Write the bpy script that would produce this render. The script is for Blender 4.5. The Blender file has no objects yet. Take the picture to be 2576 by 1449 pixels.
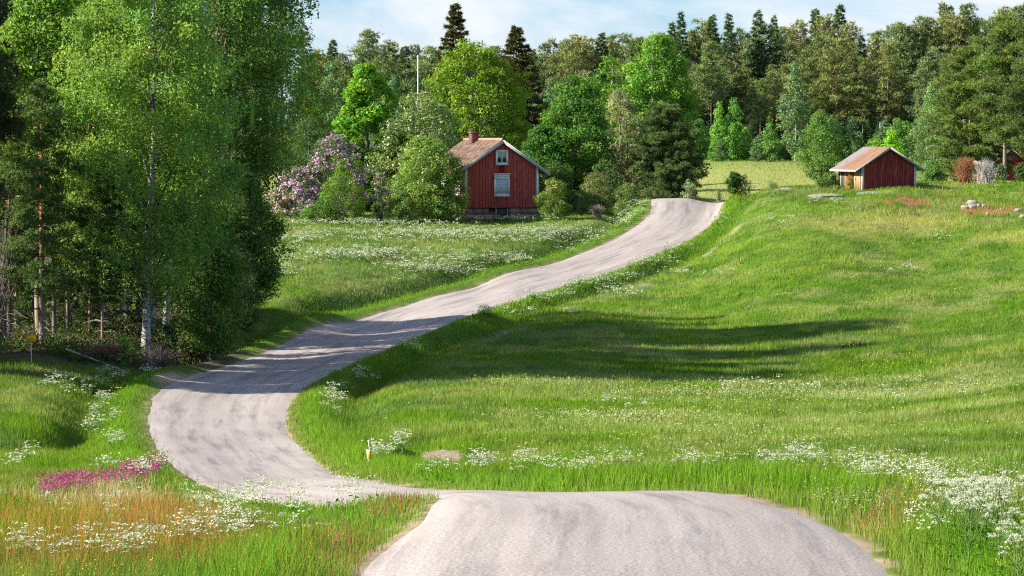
import bpy, math, random
import numpy as np
from mathutils import Vector
random.seed(7); RNG = np.random.default_rng(7)
C = bpy.context.scene.collection
sc = bpy.context.scene

# ------------------------------------------------------------------ camera, sky, sun, exposure
F = 7700.0; UC = 1288.0; VC = 724.5; VH = 360.0          # focal length and horizon in units of a 2576 px wide picture
PHI = math.atan((VC - VH) / F)
cd = bpy.data.cameras.new("camera"); cam = bpy.data.objects.new("camera", cd); C.objects.link(cam)
cd.sensor_width = 36.0; cd.lens = F / 2576 * 36; cd.clip_start = 0.5; cd.clip_end = 6000
cam.location = (0, 0, 0); cam.rotation_euler = (math.pi / 2 - PHI, 0, 0)
sc.camera = cam
SUN_EL = math.radians(30); SUN_DIR = (-1.0, -0.2)       # where the sun stands seen from above (x, y)
w = bpy.data.worlds.new("World"); sc.world = w; w.use_nodes = True
nt = w.node_tree; nt.nodes.clear()
N = nt.nodes.new; L = nt.links.new
sky = N('ShaderNodeTexSky'); sky.sky_type = 'NISHITA'; sky.sun_disc = False
sky.sun_elevation = SUN_EL; sky.sun_rotation = math.atan2(SUN_DIR[0], SUN_DIR[1]) % (2 * math.pi)
sky.air_density = 1.0; sky.dust_density = 0.5; sky.ozone_density = 1.6
tc = N('ShaderNodeTexCoord'); mp = N('ShaderNodeMapping'); mp.inputs['Scale'].default_value = (3.0, 3.0, 9.0); mp.inputs['Location'].default_value = (0.3, 0.0, 0.9)
nz = N('ShaderNodeTexNoise'); nz.inputs['Scale'].default_value = 1.6; nz.inputs['Detail'].default_value = 9; nz.inputs['Roughness'].default_value = 0.6; nz.inputs['Distortion'].default_value = 0.5
cr = N('ShaderNodeValToRGB'); cr.color_ramp.elements[0].position = 0.45; cr.color_ramp.elements[1].position = 0.63
mx = N('ShaderNodeMixRGB'); mx.inputs['Color2'].default_value = (5.6, 5.95, 6.3, 1)
tint = N('ShaderNodeMixRGB'); tint.blend_type = 'MULTIPLY'; tint.inputs['Fac'].default_value = 1.0; tint.inputs['Color2'].default_value = (0.36, 0.70, 1.16, 1)
bg = N('ShaderNodeBackground'); bg.inputs['Strength'].default_value = 0.065
wo = N('ShaderNodeOutputWorld')
L(tc.outputs['Generated'], mp.inputs['Vector']); L(mp.outputs['Vector'], nz.inputs['Vector']); L(nz.outputs['Fac'], cr.inputs['Fac'])
L(sky.outputs['Color'], tint.inputs['Color1']); L(tint.outputs['Color'], mx.inputs['Color1']); L(cr.outputs['Color'], mx.inputs['Fac']); L(mx.outputs['Color'], bg.inputs['Color']); L(bg.outputs['Background'], wo.inputs['Surface'])
sl = bpy.data.lights.new("sun", 'SUN'); so = bpy.data.objects.new("sun", sl); C.objects.link(so)
sl.energy = 5.0; sl.angle = math.radians(0.53); sl.color = (1.0, 0.93, 0.80)
sd = Vector((SUN_DIR[0], SUN_DIR[1], 0)).normalized() * math.cos(SUN_EL) + Vector((0, 0, math.sin(SUN_EL)))
so.rotation_euler = sd.to_track_quat('Z', 'Y').to_euler(); so.location = (-50, 100, 60)
sc.view_settings.view_transform = 'Standard'; sc.view_settings.look = 'None'; sc.view_settings.gamma = 1
sc.view_settings.exposure = 1.33
cy = sc.cycles
cy.use_denoising = False; cy.pixel_filter_type = 'BLACKMAN_HARRIS'; cy.filter_width = 1.15
cy.max_bounces = 5; cy.diffuse_bounces = 3; cy.glossy_bounces = 2; cy.transmission_bounces = 4; cy.transparent_max_bounces = 4
cy.caustics_reflective = False; cy.caustics_refractive = False

# ------------------------------------------------------------------ projection helpers (a pixel and a distance give a point)
cp, sp = math.cos(PHI), math.sin(PHI)
def ray(u, v):
    du = np.asarray(u, float) - UC; dv = np.asarray(v, float) - VC
    y = F * cp - dv * sp
    return du / y, (-F * sp - dv * cp) / y               # x and z per metre of depth
def P(u, v, D):
    a, b = ray(u, v); return np.stack([a * D, D + 0 * a, b * D], -1)
def project(x, y, z):
    yy = y * cp - z * sp; zz = y * sp + z * cp
    return UC + F * x / yy, VC - F * zz / yy

# ------------------------------------------------------------------ noise
def _h(i, j, s):
    n = (i.astype(np.int64) * 374761393 + j.astype(np.int64) * 668265263 + s * 974634777) & 0x7fffffff
    n = ((n ^ (n >> 13)) * 1274126177) & 0x7fffffff
    return ((n ^ (n >> 16)) & 0xffff) / 65535.0
def vnoise(x, y, s=0):
    xi = np.floor(x); yi = np.floor(y); fx = x - xi; fy = y - yi
    fx = fx * fx * (3 - 2 * fx); fy = fy * fy * (3 - 2 * fy)
    a = _h(xi, yi, s); b = _h(xi + 1, yi, s); c = _h(xi, yi + 1, s); d = _h(xi + 1, yi + 1, s)
    return (a * (1 - fx) + b * fx) * (1 - fy) + (c * (1 - fx) + d * fx) * fy
def fbm(x, y, s=0, o=4):
    t = 0; amp = 0.5; tot = 0
    for k in range(o):
        t = t + amp * vnoise(x * 2 ** k, y * 2 ** k, s + k * 17); tot += amp; amp *= 0.5
    return t / tot
def sstep(a, b, x): t = np.clip((x - a) / (b - a), 0, 1); return t * t * (3 - 2 * t)

# ------------------------------------------------------------------ mesh builder
class MB:
    def __init__(s): s.V = []; s.F = {3: [], 4: []}; s.C = []; s.n = 0
    def add(s, V, Fc, col=(0.5, 0.5, 0.5)):
        V = np.asarray(V, float).reshape(-1, 3); Fc = np.asarray(Fc, int)
        s.V.append(V); s.F[Fc.shape[1]].append(Fc + s.n)
        col = np.asarray(col, float); s.C.append(np.broadcast_to(col, (len(V), 3)) if col.ndim == 1 else col)
        s.n += len(V); return s
    def box(s, c, d, col=(0.5, 0.5, 0.5), rot=None):
        x, y, z = [q / 2 for q in d]
        V = np.array([(-x, -y, -z), (x, -y, -z), (x, y, -z), (-x, y, -z), (-x, -y, z), (x, -y, z), (x, y, z), (-x, y, z)])
        if rot is not None: V = V @ np.array(rot).T
        return s.add(V + np.array(c), [(0, 3, 2, 1), (4, 5, 6, 7), (0, 1, 5, 4), (1, 2, 6, 5), (2, 3, 7, 6), (3, 0, 4, 7)], col)
    def tube(s, pts, rad, n=7, col=(0.5, 0.5, 0.5), cap=True):
        pts = np.asarray(pts, float); rad = np.broadcast_to(np.asarray(rad, float), (len(pts),))
        tg = np.gradient(pts, axis=0); tg /= np.linalg.norm(tg, axis=1)[:, None] + 1e-9
        ref = np.array([0.0, 0, 1]) if abs(tg[:, 2]).mean() < 0.8 else np.array([1.0, 0, 0])
        a = np.cross(tg, ref); a /= np.linalg.norm(a, axis=1)[:, None] + 1e-9; b = np.cross(tg, a)
        th = np.arange(n) / n * 2 * np.pi
        V = pts[:, None] + rad[:, None, None] * (np.cos(th)[None, :, None] * a[:, None] + np.sin(th)[None, :, None] * b[:, None])
        m = len(pts); i = np.arange(m - 1)[:, None] * n; j = np.arange(n)[None]; k = (j + 1) % n
        Fq = np.stack([i + j, i + k, i + n + k, i + n + j], -1).reshape(-1, 4)
        col = np.asarray(col, float)
        cc = np.repeat(col, n, 0) if col.ndim == 2 else col
        s.add(V.reshape(-1, 3), Fq, cc)
        if cap and rad[-1] > 0.004:
            o = (m - 1) * n; s.F[3].append(np.array([(o, o + q, o + q + 1) for q in range(1, n - 1)]) + s.n - m * n)
        return s
    def build(s, name, mat, parent=None, smooth=False):
        me = bpy.data.meshes.new(name)
        V = np.concatenate(s.V); Cc = np.concatenate(s.C)
        f3 = np.concatenate(s.F[3]) if s.F[3] else np.zeros((0, 3), int); f4 = np.concatenate(s.F[4]) if s.F[4] else np.zeros((0, 4), int)
        me.vertices.add(len(V)); me.vertices.foreach_set('co', V.astype(np.float32).ravel())
        nl = f3.size + f4.size; me.loops.add(nl); me.polygons.add(len(f3) + len(f4))
        me.loops.foreach_set('vertex_index', np.concatenate([f3.ravel(), f4.ravel()]).astype(np.int32))
        st = np.concatenate([np.arange(len(f3)) * 3, f3.size + np.arange(len(f4)) * 4]).astype(np.int32)
        me.polygons.foreach_set('loop_start', st)
        me.polygons.foreach_set('loop_total', np.concatenate([np.full(len(f3), 3), np.full(len(f4), 4)]).astype(np.int32))
        if smooth: me.polygons.foreach_set('use_smooth', np.ones(len(f3) + len(f4), bool))
        ca = me.color_attributes.new('Col', 'FLOAT_COLOR', 'POINT')
        ca.data.foreach_set('color', np.concatenate([Cc, np.ones((len(Cc), 1))], 1).astype(np.float32).ravel())
        me.update(calc_edges=True); me.materials.append(mat)
        o = bpy.data.objects.new(name, me); C.objects.link(o)
        if parent is not None: o.parent = parent
        return o
def tag(o, label=None, cat=None, group=None, kind=None):
    for k, q in (('label', label), ('category', cat), ('group', group), ('kind', kind)):
        if q: o[k] = q
    return o
def empty(name, loc, rz=0, label=None, cat=None, group=None):
    o = bpy.data.objects.new(name, None); C.objects.link(o); o.location = loc; o.rotation_euler = (0, 0, rz); o.empty_display_size = 0.3
    return tag(o, label, cat, group)
def dup(o, parent=None):
    c = o.copy(); C.objects.link(c); c.parent = parent
    for ch in o.children: dup(ch, c)
    return c

# ------------------------------------------------------------------ materials
def newmat(name):
    m = bpy.data.materials.new(name); m.use_nodes = True; m.node_tree.nodes.clear(); return m, m.node_tree.nodes.new, m.node_tree.links.new
def leafmat(name, trans=0.35, gloss=0.04, tcol=(1.25, 1.25, 0.55)):
    m, N, L = newmat(name)
    a = N('ShaderNodeAttribute'); a.attribute_name = 'Col'
    d = N('ShaderNodeBsdfDiffuse'); t = N('ShaderNodeBsdfTranslucent'); g = N('ShaderNodeBsdfGlossy'); g.inputs['Roughness'].default_value = 0.6; g.inputs['Color'].default_value = (0.9, 0.95, 0.9, 1)
    tm = N('ShaderNodeMixRGB'); tm.blend_type = 'MULTIPLY'; tm.inputs['Fac'].default_value = 1; tm.inputs['Color2'].default_value = (*tcol, 1)
    m1 = N('ShaderNodeMixShader'); m1.inputs['Fac'].default_value = trans; m2 = N('ShaderNodeMixShader'); m2.inputs['Fac'].default_value = gloss
    o = N('ShaderNodeOutputMaterial')
    L(a.outputs['Color'], d.inputs['Color']); L(a.outputs['Color'], tm.inputs['Color1']); L(tm.outputs['Color'], t.inputs['Color'])
    L(d.outputs[0], m1.inputs[1]); L(t.outputs[0], m1.inputs[2]); L(m1.outputs[0], m2.inputs[1]); L(g.outputs[0], m2.inputs[2]); L(m2.outputs[0], o.inputs['Surface'])
    return m
def colmat(name, rough=0.85, nscale=(6, 6, 6), amt=0.35, bump=0.0, spec=0.3, metal=0.0, detail=5):
    m, N, L = newmat(name)
    a = N('ShaderNodeAttribute'); a.attribute_name = 'Col'
    tc = N('ShaderNodeTexCoord'); mp = N('ShaderNodeMapping'); mp.inputs['Scale'].default_value = nscale
    nz = N('ShaderNodeTexNoise'); nz.inputs['Scale'].default_value = 1; nz.inputs['Detail'].default_value = detail; nz.inputs['Roughness'].default_value = 0.65
    mr = N('ShaderNodeMapRange'); mr.inputs['From Min'].default_value = 0.3; mr.inputs['From Max'].default_value = 0.7; mr.inputs['To Min'].default_value = 1 - amt; mr.inputs['To Max'].default_value = 1 + amt
    mu = N('ShaderNodeMixRGB'); mu.blend_type = 'MULTIPLY'; mu.inputs['Fac'].default_value = 1
    b = N('ShaderNodeBsdfPrincipled'); b.inputs['Roughness'].default_value = rough; b.inputs['Specular IOR Level'].default_value = spec; b.inputs['Metallic'].default_value = metal
    o = N('ShaderNodeOutputMaterial')
    L(tc.outputs['Object'], mp.inputs['Vector']); L(mp.outputs[0], nz.inputs['Vector']); L(nz.outputs['Fac'], mr.inputs['Value'])
    L(a.outputs['Color'], mu.inputs['Color1']); L(mr.outputs[0], mu.inputs['Color2']); L(mu.outputs[0], b.inputs['Base Color']); L(b.outputs[0], o.inputs['Surface'])
    if bump:
        bp = N('ShaderNodeBump'); bp.inputs['Strength'].default_value = bump; bp.inputs['Distance'].default_value = 0.03
        L(nz.outputs['Fac'], bp.inputs['Height']); L(bp.outputs[0], b.inputs['Normal'])
    return m
M_leaf = leafmat('leaf', 0.42, 0.018); M_needle = leafmat('needle', 0.2, 0.012, (1.1, 1.1, 0.7)); M_grass = leafmat('grass', 0.35, 0.0, (1.2, 1.2, 0.4))
M_petal = leafmat('petal', 0.3, 0.0, (1, 1, 1)); M_bark = colmat('bark', 0.9, (3, 3, 1.2), 0.45, 0.5)
M_paint = colmat('weathered_paint', 0.8, (9, 9, 0.7), 0.3, 0.15); M_red = colmat('red_boards', 0.9, (14, 14, 0.6), 0.22, 0.2)
M_stone = colmat('stone', 0.9, (3, 3, 3), 0.35, 0.6); M_tile = colmat('roof_tile', 0.85, (5, 5, 5), 0.3, 0.2); M_metal = colmat('rusty_metal', 0.55, (1.5, 1.5, 1.5), 0.2, 0.05, 0.4)
M_wood = colmat('old_wood', 0.9, (4, 4, 4), 0.3, 0.2); M_plain = colmat('painted', 0.6, (4, 4, 4), 0.08)
m, N_, L_ = newmat('window_glass'); b = N_('ShaderNodeBsdfPrincipled'); b.inputs['Base Color'].default_value = (0.02, 0.025, 0.03, 1); b.inputs['Roughness'].default_value = 0.06
o = N_('ShaderNodeOutputMaterial'); L_(b.outputs[0], o.inputs['Surface']); M_glass = m

# birch bark: white with dark bands
m, N_, L_ = newmat('birch_bark'); a = N_('ShaderNodeAttribute'); a.attribute_name = 'Col'; t_ = N_('ShaderNodeTexCoord'); mp_ = N_('ShaderNodeMapping'); mp_.inputs['Scale'].default_value = (4, 4, 11)
n_ = N_('ShaderNodeTexNoise'); n_.inputs['Scale'].default_value = 1.3; n_.inputs['Detail'].default_value = 6; c_ = N_('ShaderNodeValToRGB'); c_.color_ramp.elements[0].position = 0.40; c_.color_ramp.elements[0].color = (0.05, 0.045, 0.04, 1); c_.color_ramp.elements[1].position = 0.52; c_.color_ramp.elements[1].color = (1, 1, 1, 1)
x_ = N_('ShaderNodeMixRGB'); x_.blend_type = 'MULTIPLY'; x_.inputs['Fac'].default_value = 1; b = N_('ShaderNodeBsdfPrincipled'); b.inputs['Roughness'].default_value = 0.8; o = N_('ShaderNodeOutputMaterial')
L_(t_.outputs['Object'], mp_.inputs[0]); L_(mp_.outputs[0], n_.inputs['Vector']); L_(n_.outputs['Fac'], c_.inputs['Fac']); L_(a.outputs['Color'], x_.inputs['Color1']); L_(c_.outputs['Color'], x_.inputs['Color2']); L_(x_.outputs[0], b.inputs['Base Color']); L_(b.outputs[0], o.inputs['Surface']); M_birch = m

# ------------------------------------------------------------------ road course and terrain heights
EDGE = [  # left u,v,D   right u,v,D
 (700,1740,23, 2500,1740,23),(890,1449,31, 2262,1449,31),(1000,1350,35.5, 2140,1345,36),(1062,1292,40, 2000,1288,39.6),(1045,1262,45.5, 1850,1248,43),
 (1005,1275,47.5, 1600,1243,46),(900,1285,50, 1350,1248,49),(800,1284,54, 1120,1236,55),(680,1270,60, 1000,1222,62),(560,1240,70, 920,1208,71),
 (430,1172,85, 850,1193,84),(385,1110,101, 785,1148,97),(372,1065,113, 738,1103,109),(385,1015,124, 722,1050,120),(415,970,134, 745,1000,130),
 (520,935,146, 800,955,141),(610,905,157, 900,912,152),(730,858,169, 1000,868,164),(880,810,181, 1150,805,178),(1000,775,190, 1250,772,188),
 (1200,722,205, 1400,725,203),(1400,662,220, 1560,675,217),(1500,622,229, 1660,635,226),(1590,575,239, 1750,595,235),(1632,540,246, 1803,550,245),
 (1640,514,252, 1815,520,252),(1637,500,258, 1828,506,258),(1650,514,268, 1845,517,268),(1665,540,283, 1835,540,286)]
EDGE = np.array(EDGE, float)
LE = P(EDGE[:, 0], EDGE[:, 1], EDGE[:, 2]); RE = P(EDGE[:, 3], EDGE[:, 4], EDGE[:, 5])
# bring the road on behind and ahead of what is seen
pre = np.array([[-2.2, 10, -2.9], [-2.35, 16, -3.5]]); preR = np.array([[3.2, 10, -2.9], [3.3, 16, -3.5]])
post = np.array([[8.5, 296., -6.8], [-5., 305, -6.8]]); postR = np.array([[12., 302., -6.8], [-3., 311, -6.8]])
LE = np.vstack([pre, LE, post]); RE = np.vstack([preR, RE, postR])
def spline(Pn, t):
    n = len(Pn); i = np.clip(np.floor(t).astype(int), 0, n - 2); f = (t - i)[:, None]
    g = lambda k: Pn[np.clip(k, 0, n - 1)]
    p0, p1, p2, p3 = g(i - 1), g(i), g(i + 1), g(i + 2)
    return 0.5 * ((2 * p1) + (p2 - p0) * f + (2 * p0 - 5 * p1 + 4 * p2 - p3) * f ** 2 + (3 * p1 - p0 - 3 * p2 + p3) * f ** 3)
tt = np.linspace(0, len(LE) - 1, 520)
Ls, Rs = spline(LE, tt), spline(RE, tt)
for _ in range(3):
    for A in (Ls, Rs): A[1:-1] = (A[:-2] + 2 * A[1:-1] + A[2:]) / 4
Cn = (Ls + Rs) / 2
tg = np.gradient(Cn[:, :2], axis=0); tg /= np.linalg.norm(tg, axis=1)[:, None]; nr = np.stack([tg[:, 1], -tg[:, 0]], -1)   # to the right
hw = 0.5 * np.abs(((Rs - Ls)[:, :2] * nr).sum(1)); hw = np.convolve(np.pad(hw, 12, 'edge'), np.ones(25) / 25, 'valid')

CT = [  # ground points as seen: u, v, distance
 (1750,497,302),(1900,488,310),(2000,475,320),(1900,436,350),(1900,391,425),(1600,391,425),(1200,391,430),(2300,392,425),(2575,400,420),(600,400,430),(0,400,430),
 (1735,500,258),(1735,520,252),(1850,489,248),(1875,505,240),(1885,522,236),(1900,480,245),(2050,470,248),(2200,466,250),(2400,463,252),(2575,463,252),(2400,470,285),(2575,470,290),(2200,480,290),(2100,484,240),(2250,474,238),
 (2575,600,204),(2575,520,225),(2300,550,222),(2300,700,190),(2000,565,219),(1900,650,206),(2575,800,162),(2575,1000,112),(2575,1200,56),(2575,1400,35),
 (2200,1230,50),(2200,1100,83),(2200,950,142),(2200,850,160),(1800,1200,60),(1800,1100,90),(1800,1000,126),(1800,940,145),(1800,850,166),(1800,750,192),
 (1500,1215,62),(1500,1150,76),(1500,1050,103),(1500,950,139),(1500,880,156),(1500,800,175),(1200,1190,75),(1200,1100,95),(1200,1000,122),(1200,900,150),(1200,840,168),
 (950,1150,88),(950,1050,112),(950,960,138),
 (700,575,238),(1000,570,242),(1257,556,252),(900,600,226),(900,680,203),(700,700,196),(750,780,178),(1200,640,217),(1400,585,236),(1500,560,244),(1100,520,275),(1400,500,290),(700,520,270),
 (600,830,172),(400,885,157),(350,868,152),(100,868,148),(0,905,141),(200,938,139),(400,780,184),(200,760,190),(0,780,185),(300,640,235),
 (0,1000,119),(300,1005,123),(0,1150,88),(200,1200,75),(350,1165,84),(100,1240,62),(0,1330,47),(300,1320,47),(600,1332,45),(850,1356,41),(700,1330,46),(450,1300,52),(960,1362,37.5),
 (0,1449,34),(300,1449,33),(600,1449,32),(800,1449,31.5),(0,1700,22),(2575,1700,22)]
CZ = [  # off-screen: u, distance, z
 (-1500,25,-4.2),(-1500,50,-6.4),(-1500,100,-9.3),(-1500,150,-9.6),(-1500,250,-5.5),(-1500,430,-2.2),(4000,25,-3.6),(4000,50,-4.8),(4000,100,-7.6),(4000,150,-8),(4000,250,-3.9),(4000,430,-2),
 (-4000,60,-7),(6500,60,-4.5),(-4000,150,-8),(6500,150,-6),(1288,12,-3.0),(-2500,12,-3.0),(5000,12,-2.8),(1288,4,-2.1),(1288,-8,-1.5),(1288,800,2.),(-1500,800,2),(4000,800,2),(1288,1700,8),(-1500,1700,8),(4000,1700,8)]
ct = np.array(CT, float); c1 = P(ct[:, 0], ct[:, 1], ct[:, 2])
cz = np.array(CZ, float); c2 = np.stack([(cz[:, 0] - UC) / F * np.maximum(cz[:, 1], 20), cz[:, 1], cz[:, 2]], -1)
cpts = np.vstack([LE, RE, c1, c2])
def wy(y): return np.maximum(y + 25, 15.)
def tco(x, y): w_ = wy(y); return np.stack([x / w_ * 7, np.log(w_) * 1.3], -1)
def _U(r2): return np.where(r2 > 0, r2 * np.log(r2 + 1e-12), 0)
Kp = tco(cpts[:, 0], cpts[:, 1]); n = len(Kp)
K = _U(((Kp[:, None] - Kp[None]) ** 2).sum(-1)) + np.eye(n) * 1.2e-3
Pm = np.hstack([np.ones((n, 1)), Kp]); A = np.zeros((n + 3, n + 3)); A[:n, :n] = K; A[:n, n:] = Pm; A[n:, :n] = Pm.T
wt = np.linalg.solve(A, np.concatenate([cpts[:, 2], np.zeros(3)]))
def tps(x, y):
    q = tco(x, y); out = np.empty(len(q))
    for i in range(0, len(q), 20000):
        b = q[i:i + 20000]; out[i:i + 20000] = _U(((b[:, None] - Kp[None]) ** 2).sum(-1)) @ wt[:n] + wt[n] + b @ wt[n + 1:]
    return out
def gw(y): return np.maximum(y + 25, 30.)
Yr = [-30., -15, -5, 2, 6, 10, 14, 17, 20, 22, 24]
while Yr[-1] < 300: Yr.append(Yr[-1] * 1.0042)
while Yr[-1] < 1700: Yr.append(Yr[-1] * 1.03)
Yr = np.array(Yr)
Sc = np.concatenate([-0.22 - np.geomspace(0.9, 0.004, 60), np.linspace(-0.22, 0.22, 330), 0.22 + np.geomspace(0.004, 0.9, 60)])
GX = Sc[None] * gw(Yr)[:, None]; GY = np.broadcast_to(Yr[:, None], GX.shape)
gx, gy = GX.ravel(), GY.ravel()
GZ0 = tps(gx, gy)
RD = np.empty(len(gx)); RT = np.empty(len(gx)); RSd = np.empty(len(gx))
cc2 = Cn[::1, :2]
for i in range(0, len(gx), 20000):
    d2 = (gx[i:i + 20000, None] - cc2[None, :, 0]) ** 2 + (gy[i:i + 20000, None] - cc2[None, :, 1]) ** 2
    k = d2.argmin(1); dd = np.sqrt(d2[np.arange(len(k)), k])
    sgn = ((np.stack([gx[i:i + 20000], gy[i:i + 20000]], -1) - cc2[k]) * nr[k]).sum(1)
    dd = np.hypot(sgn, np.sqrt(np.maximum(dd ** 2 - sgn ** 2, 0)) * (dd > 6)) if True else dd
    RD[i:i + 20000] = dd - hw[k]; RSd[i:i + 20000] = np.sign(sgn); RT[i:i + 20000] = gy[i:i + 20000]
# relief: verge lip, ditches, soft bumps
far = sstep(60, 120, gy)
ditch = -0.55 * np.exp(-((RD - 2.6) / 1.0) ** 2) * far + 0.12 * np.exp(-((RD - 0.9) / 0.5) ** 2)
bump = (fbm(gx / 9, gy / 14, 3) - 0.5) * (0.3 - 0.2 * sstep(120, 150, gy) * (gx > -5)) + (fbm(gx / 2.2, gy / 2.2, 5) - 0.5) * 0.16
GZ = GZ0 + (ditch + bump * sstep(0.3, 5, RD)) * sstep(300, 280, gy)
# dug ditch in the near left field, hollow with bare soil in the right field
def gauss(px, py, rx, ry): return np.exp(-((gx - px) / rx) ** 2 - ((gy - py) / ry) ** 2)
a_ = P(190, 1080, 108); GZ -= 0.55 * gauss(a_[0], 106, 0.9, 13)
a_ = P(1110, 1160, 84); GZ -= 0.45 * gauss(a_[0], 84, 1.6, 3.2)
roadz = np.where(RD < 0, GZ0 - 0.07 * sstep(0, -0.3, RD), GZ)
GZ = roadz.reshape(GX.shape); RDg = RD.reshape(GX.shape); SDg = RSd.reshape(GX.shape)
def look(grid, x, y):
    r = np.interp(y, Yr, np.arange(len(Yr))); c = np.interp(x / gw(y), Sc, np.arange(len(Sc)))
    r0 = np.clip(np.floor(r).astype(int), 0, len(Yr) - 2); c0 = np.clip(np.floor(c).astype(int), 0, len(Sc) - 2); fr = r - r0; fc = c - c0
    return (grid[r0, c0] * (1 - fc) + grid[r0, c0 + 1] * fc) * (1 - fr) + (grid[r0 + 1, c0] * (1 - fc) + grid[r0 + 1, c0 + 1] * fc) * fr
def zat(x, y): return look(GZ, np.asarray(x, float), np.asarray(y, float))
YS = np.geomspace(24, 480, 700)
def ground(u, v):
    """where the line of sight through a pixel meets the ground"""
    u = np.atleast_1d(np.asarray(u, float)); v = np.atleast_1d(np.asarray(v, float)); a, b = ray(u, v)
    out = np.empty((len(u), 3))
    for i in range(0, len(u), 2000):
        aa, bb = a[i:i + 2000], b[i:i + 2000]
        X = aa[:, None] * YS[None]; Yy = np.broadcast_to(YS[None], X.shape)
        G = zat(X.ravel(), Yy.ravel()).reshape(X.shape); hit = G > bb[:, None] * YS[None]
        k = np.where(hit.any(1), hit.argmax(1), len(YS) - 1); y = YS[k]
        out[i:i + 2000] = np.stack([aa * y, y, zat(aa * y, y)], -1)
    return out
def at(u, D):
    x = (u - UC) / F * D; return (float(x), float(D), float(zat([x], [D])[0]))

# ------------------------------------------------------------------ ground colour patches (bare soil, dry grass), in the ground's own pattern
def ell(u, v, cu, cv, ru, rv): return np.exp(-(((u - cu) / ru) ** 2 + ((v - cv) / rv) ** 2) ** 1.5)
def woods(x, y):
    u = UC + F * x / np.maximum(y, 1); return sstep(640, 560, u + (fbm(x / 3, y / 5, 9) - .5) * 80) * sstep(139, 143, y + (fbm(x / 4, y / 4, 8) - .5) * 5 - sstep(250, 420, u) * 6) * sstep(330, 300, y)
def grasscol(x, y, z, rd):
    u, v = project(x, y, z)
    nA = fbm(x / 8, y / 7, 21); nB = fbm(x / 1.6, y / 3.0, 22); nC = fbm(x / 0.5, y / 0.8, 23, 2)
    g1 = np.array([0.105, 0.225, 0.010]); g2 = np.array([0.052, 0.125, 0.012]); g3 = np.array([0.20, 0.285, 0.025]); g4 = np.array([0.10, 0.19, 0.035])
    def mixc(c, t, w_): w_ = np.clip(w_, 0, 1)[:, None]; return c * (1 - w_) + np.array(t) * w_
    c = g1 * np.ones((len(x), 1))
    c = mixc(c, g2, sstep(0.45, 0.7, nA) * (0.75 - .3 * sstep(120, 160, y))); c = mixc(c, g3, sstep(0.5, 0.72, nB) * 0.5); c = mixc(c, g4, sstep(0.55, 0.75, fbm(x / 3.5, y / 7, 31)) * 0.8)
    right = sstep(1.5, 5, rd)
    c = mixc(c, (0.20, 0.30, 0.035), right * sstep(140, 190, y) * sstep(0.35, 0.6, nB) * 0.6)           # paler hay on the slope
    c = mixc(c, (0.19, 0.28, 0.07), right * ((u < 1640) & (y > 195) & (y < 250)) * 0.6)                 # seeding grass before the house
    bands = sstep(0.5, 0.66, fbm(x / 9, y / 5, 41)) * ell(u, v, 2000, 1010, 900, 110)
    c = mixc(c, (0.34, 0.40, 0.13), bands * 0.8)
    c = mixc(c, (0.42, 0.40, 0.10), ell(u, v, 2230, 562, 190, 28) * 0.85 + ell(u, v, 2560, 595, 110, 16) * 0.6)
    c = mixc(c, (0.42, 0.17, 0.10), (ell(u, v, 2310, 512, 110, 22) + ell(u, v, 2480, 530, 120, 14)) * sstep(0.42, 0.6, fbm(x / 0.8, y / 2.5, 44)) * 0.8)
    c = mixc(c, (0.27, 0.31, 0.09), right * sstep(.48, .66, fbm(x / 2.6, y / 4, 47)) * 0.6)
    c = mixc(c, (0.055, 0.11, 0.02), right * sstep(.62, .75, fbm(x / .9, y / 1.3, 48)) * 0.6)
    c = mixc(c, (0.14, 0.29, 0.018), sstep(2.6, 0.6, rd) * 0.7)                                           # lush verge
    c = mixc(c, (0.20, 0.25, 0.05), sstep(0.9, 0.1, rd) * 0.6)
    c = mixc(c, (0.27, 0.29, 0.085), sstep(268, 280, y) * sstep(405, 395, y) * 0.95); c = mixc(c, (0.14, 0.23, 0.04), sstep(340, 400, y) * 0.6)
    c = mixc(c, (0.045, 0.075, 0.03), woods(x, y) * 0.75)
    c = c * (0.86 + 0.3 * nC)[:, None]
    return c, u, v
def track(x, y, rd): return (look(SDg, x, y) > 0) * np.exp(-((rd - 4.9) / .33) ** 2) * (x > -7.5) * sstep(150, 160, y) * sstep(240, 232, y) * sstep(.44, .58, fbm(x / 2, y / 5, 77)) * (x * 0 + 1) * sstep(-7, -5, x - 0 * y + 0)
def soilcol(x, y, z, rd):
    c, u, v = grasscol(x, y, z, rd); c = c * 0.55
    def mixc(c, t, w_): w_ = np.clip(w_, 0, 1)[:, None]; return c * (1 - w_) + np.array(t) * w_
    c = mixc(c, (0.27, 0.20, 0.13), sstep(0.25, -0.15, rd + (fbm(x / .5, y / .9, 66) - .5) * 1.3))
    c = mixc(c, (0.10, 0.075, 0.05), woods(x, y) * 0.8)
    c = mixc(c, (0.27, 0.24, 0.15), track(x, y, rd) * .8)
    c = mixc(c, np.array((0.20, 0.15, 0.105)), sstep(0.3, 0.6, ell(u, v, 1110, 1158, 66, 30) * (.35 + 1.1 * fbm(x / .35, y / 1.2, 88))))
    c = mixc(c, (0.38, 0.28, 0.21), ell(u, v, 425, 950, 42, 15))
    c = mixc(c, (0.26, 0.285, 0.08), sstep(265, 278, y) * sstep(405, 395, y) * 0.95); c = mixc(c, (0.12, 0.2, 0.035), sstep(340, 400, y) * 0.5 * (y < 402))
    c = mixc(c, (0.05, 0.06, 0.03), sstep(405, 420, y) * 0.9)
    return c
fl = GZ.ravel(); mbT = MB()
nr_, nc_ = GX.shape; i = np.arange(nr_ - 1)[:, None] * nc_; j = np.arange(nc_ - 1)[None]
Q = np.stack([i + j, i + j + 1, i + nc_ + j + 1, i + nc_ + j], -1).reshape(-1, 4)
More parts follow.
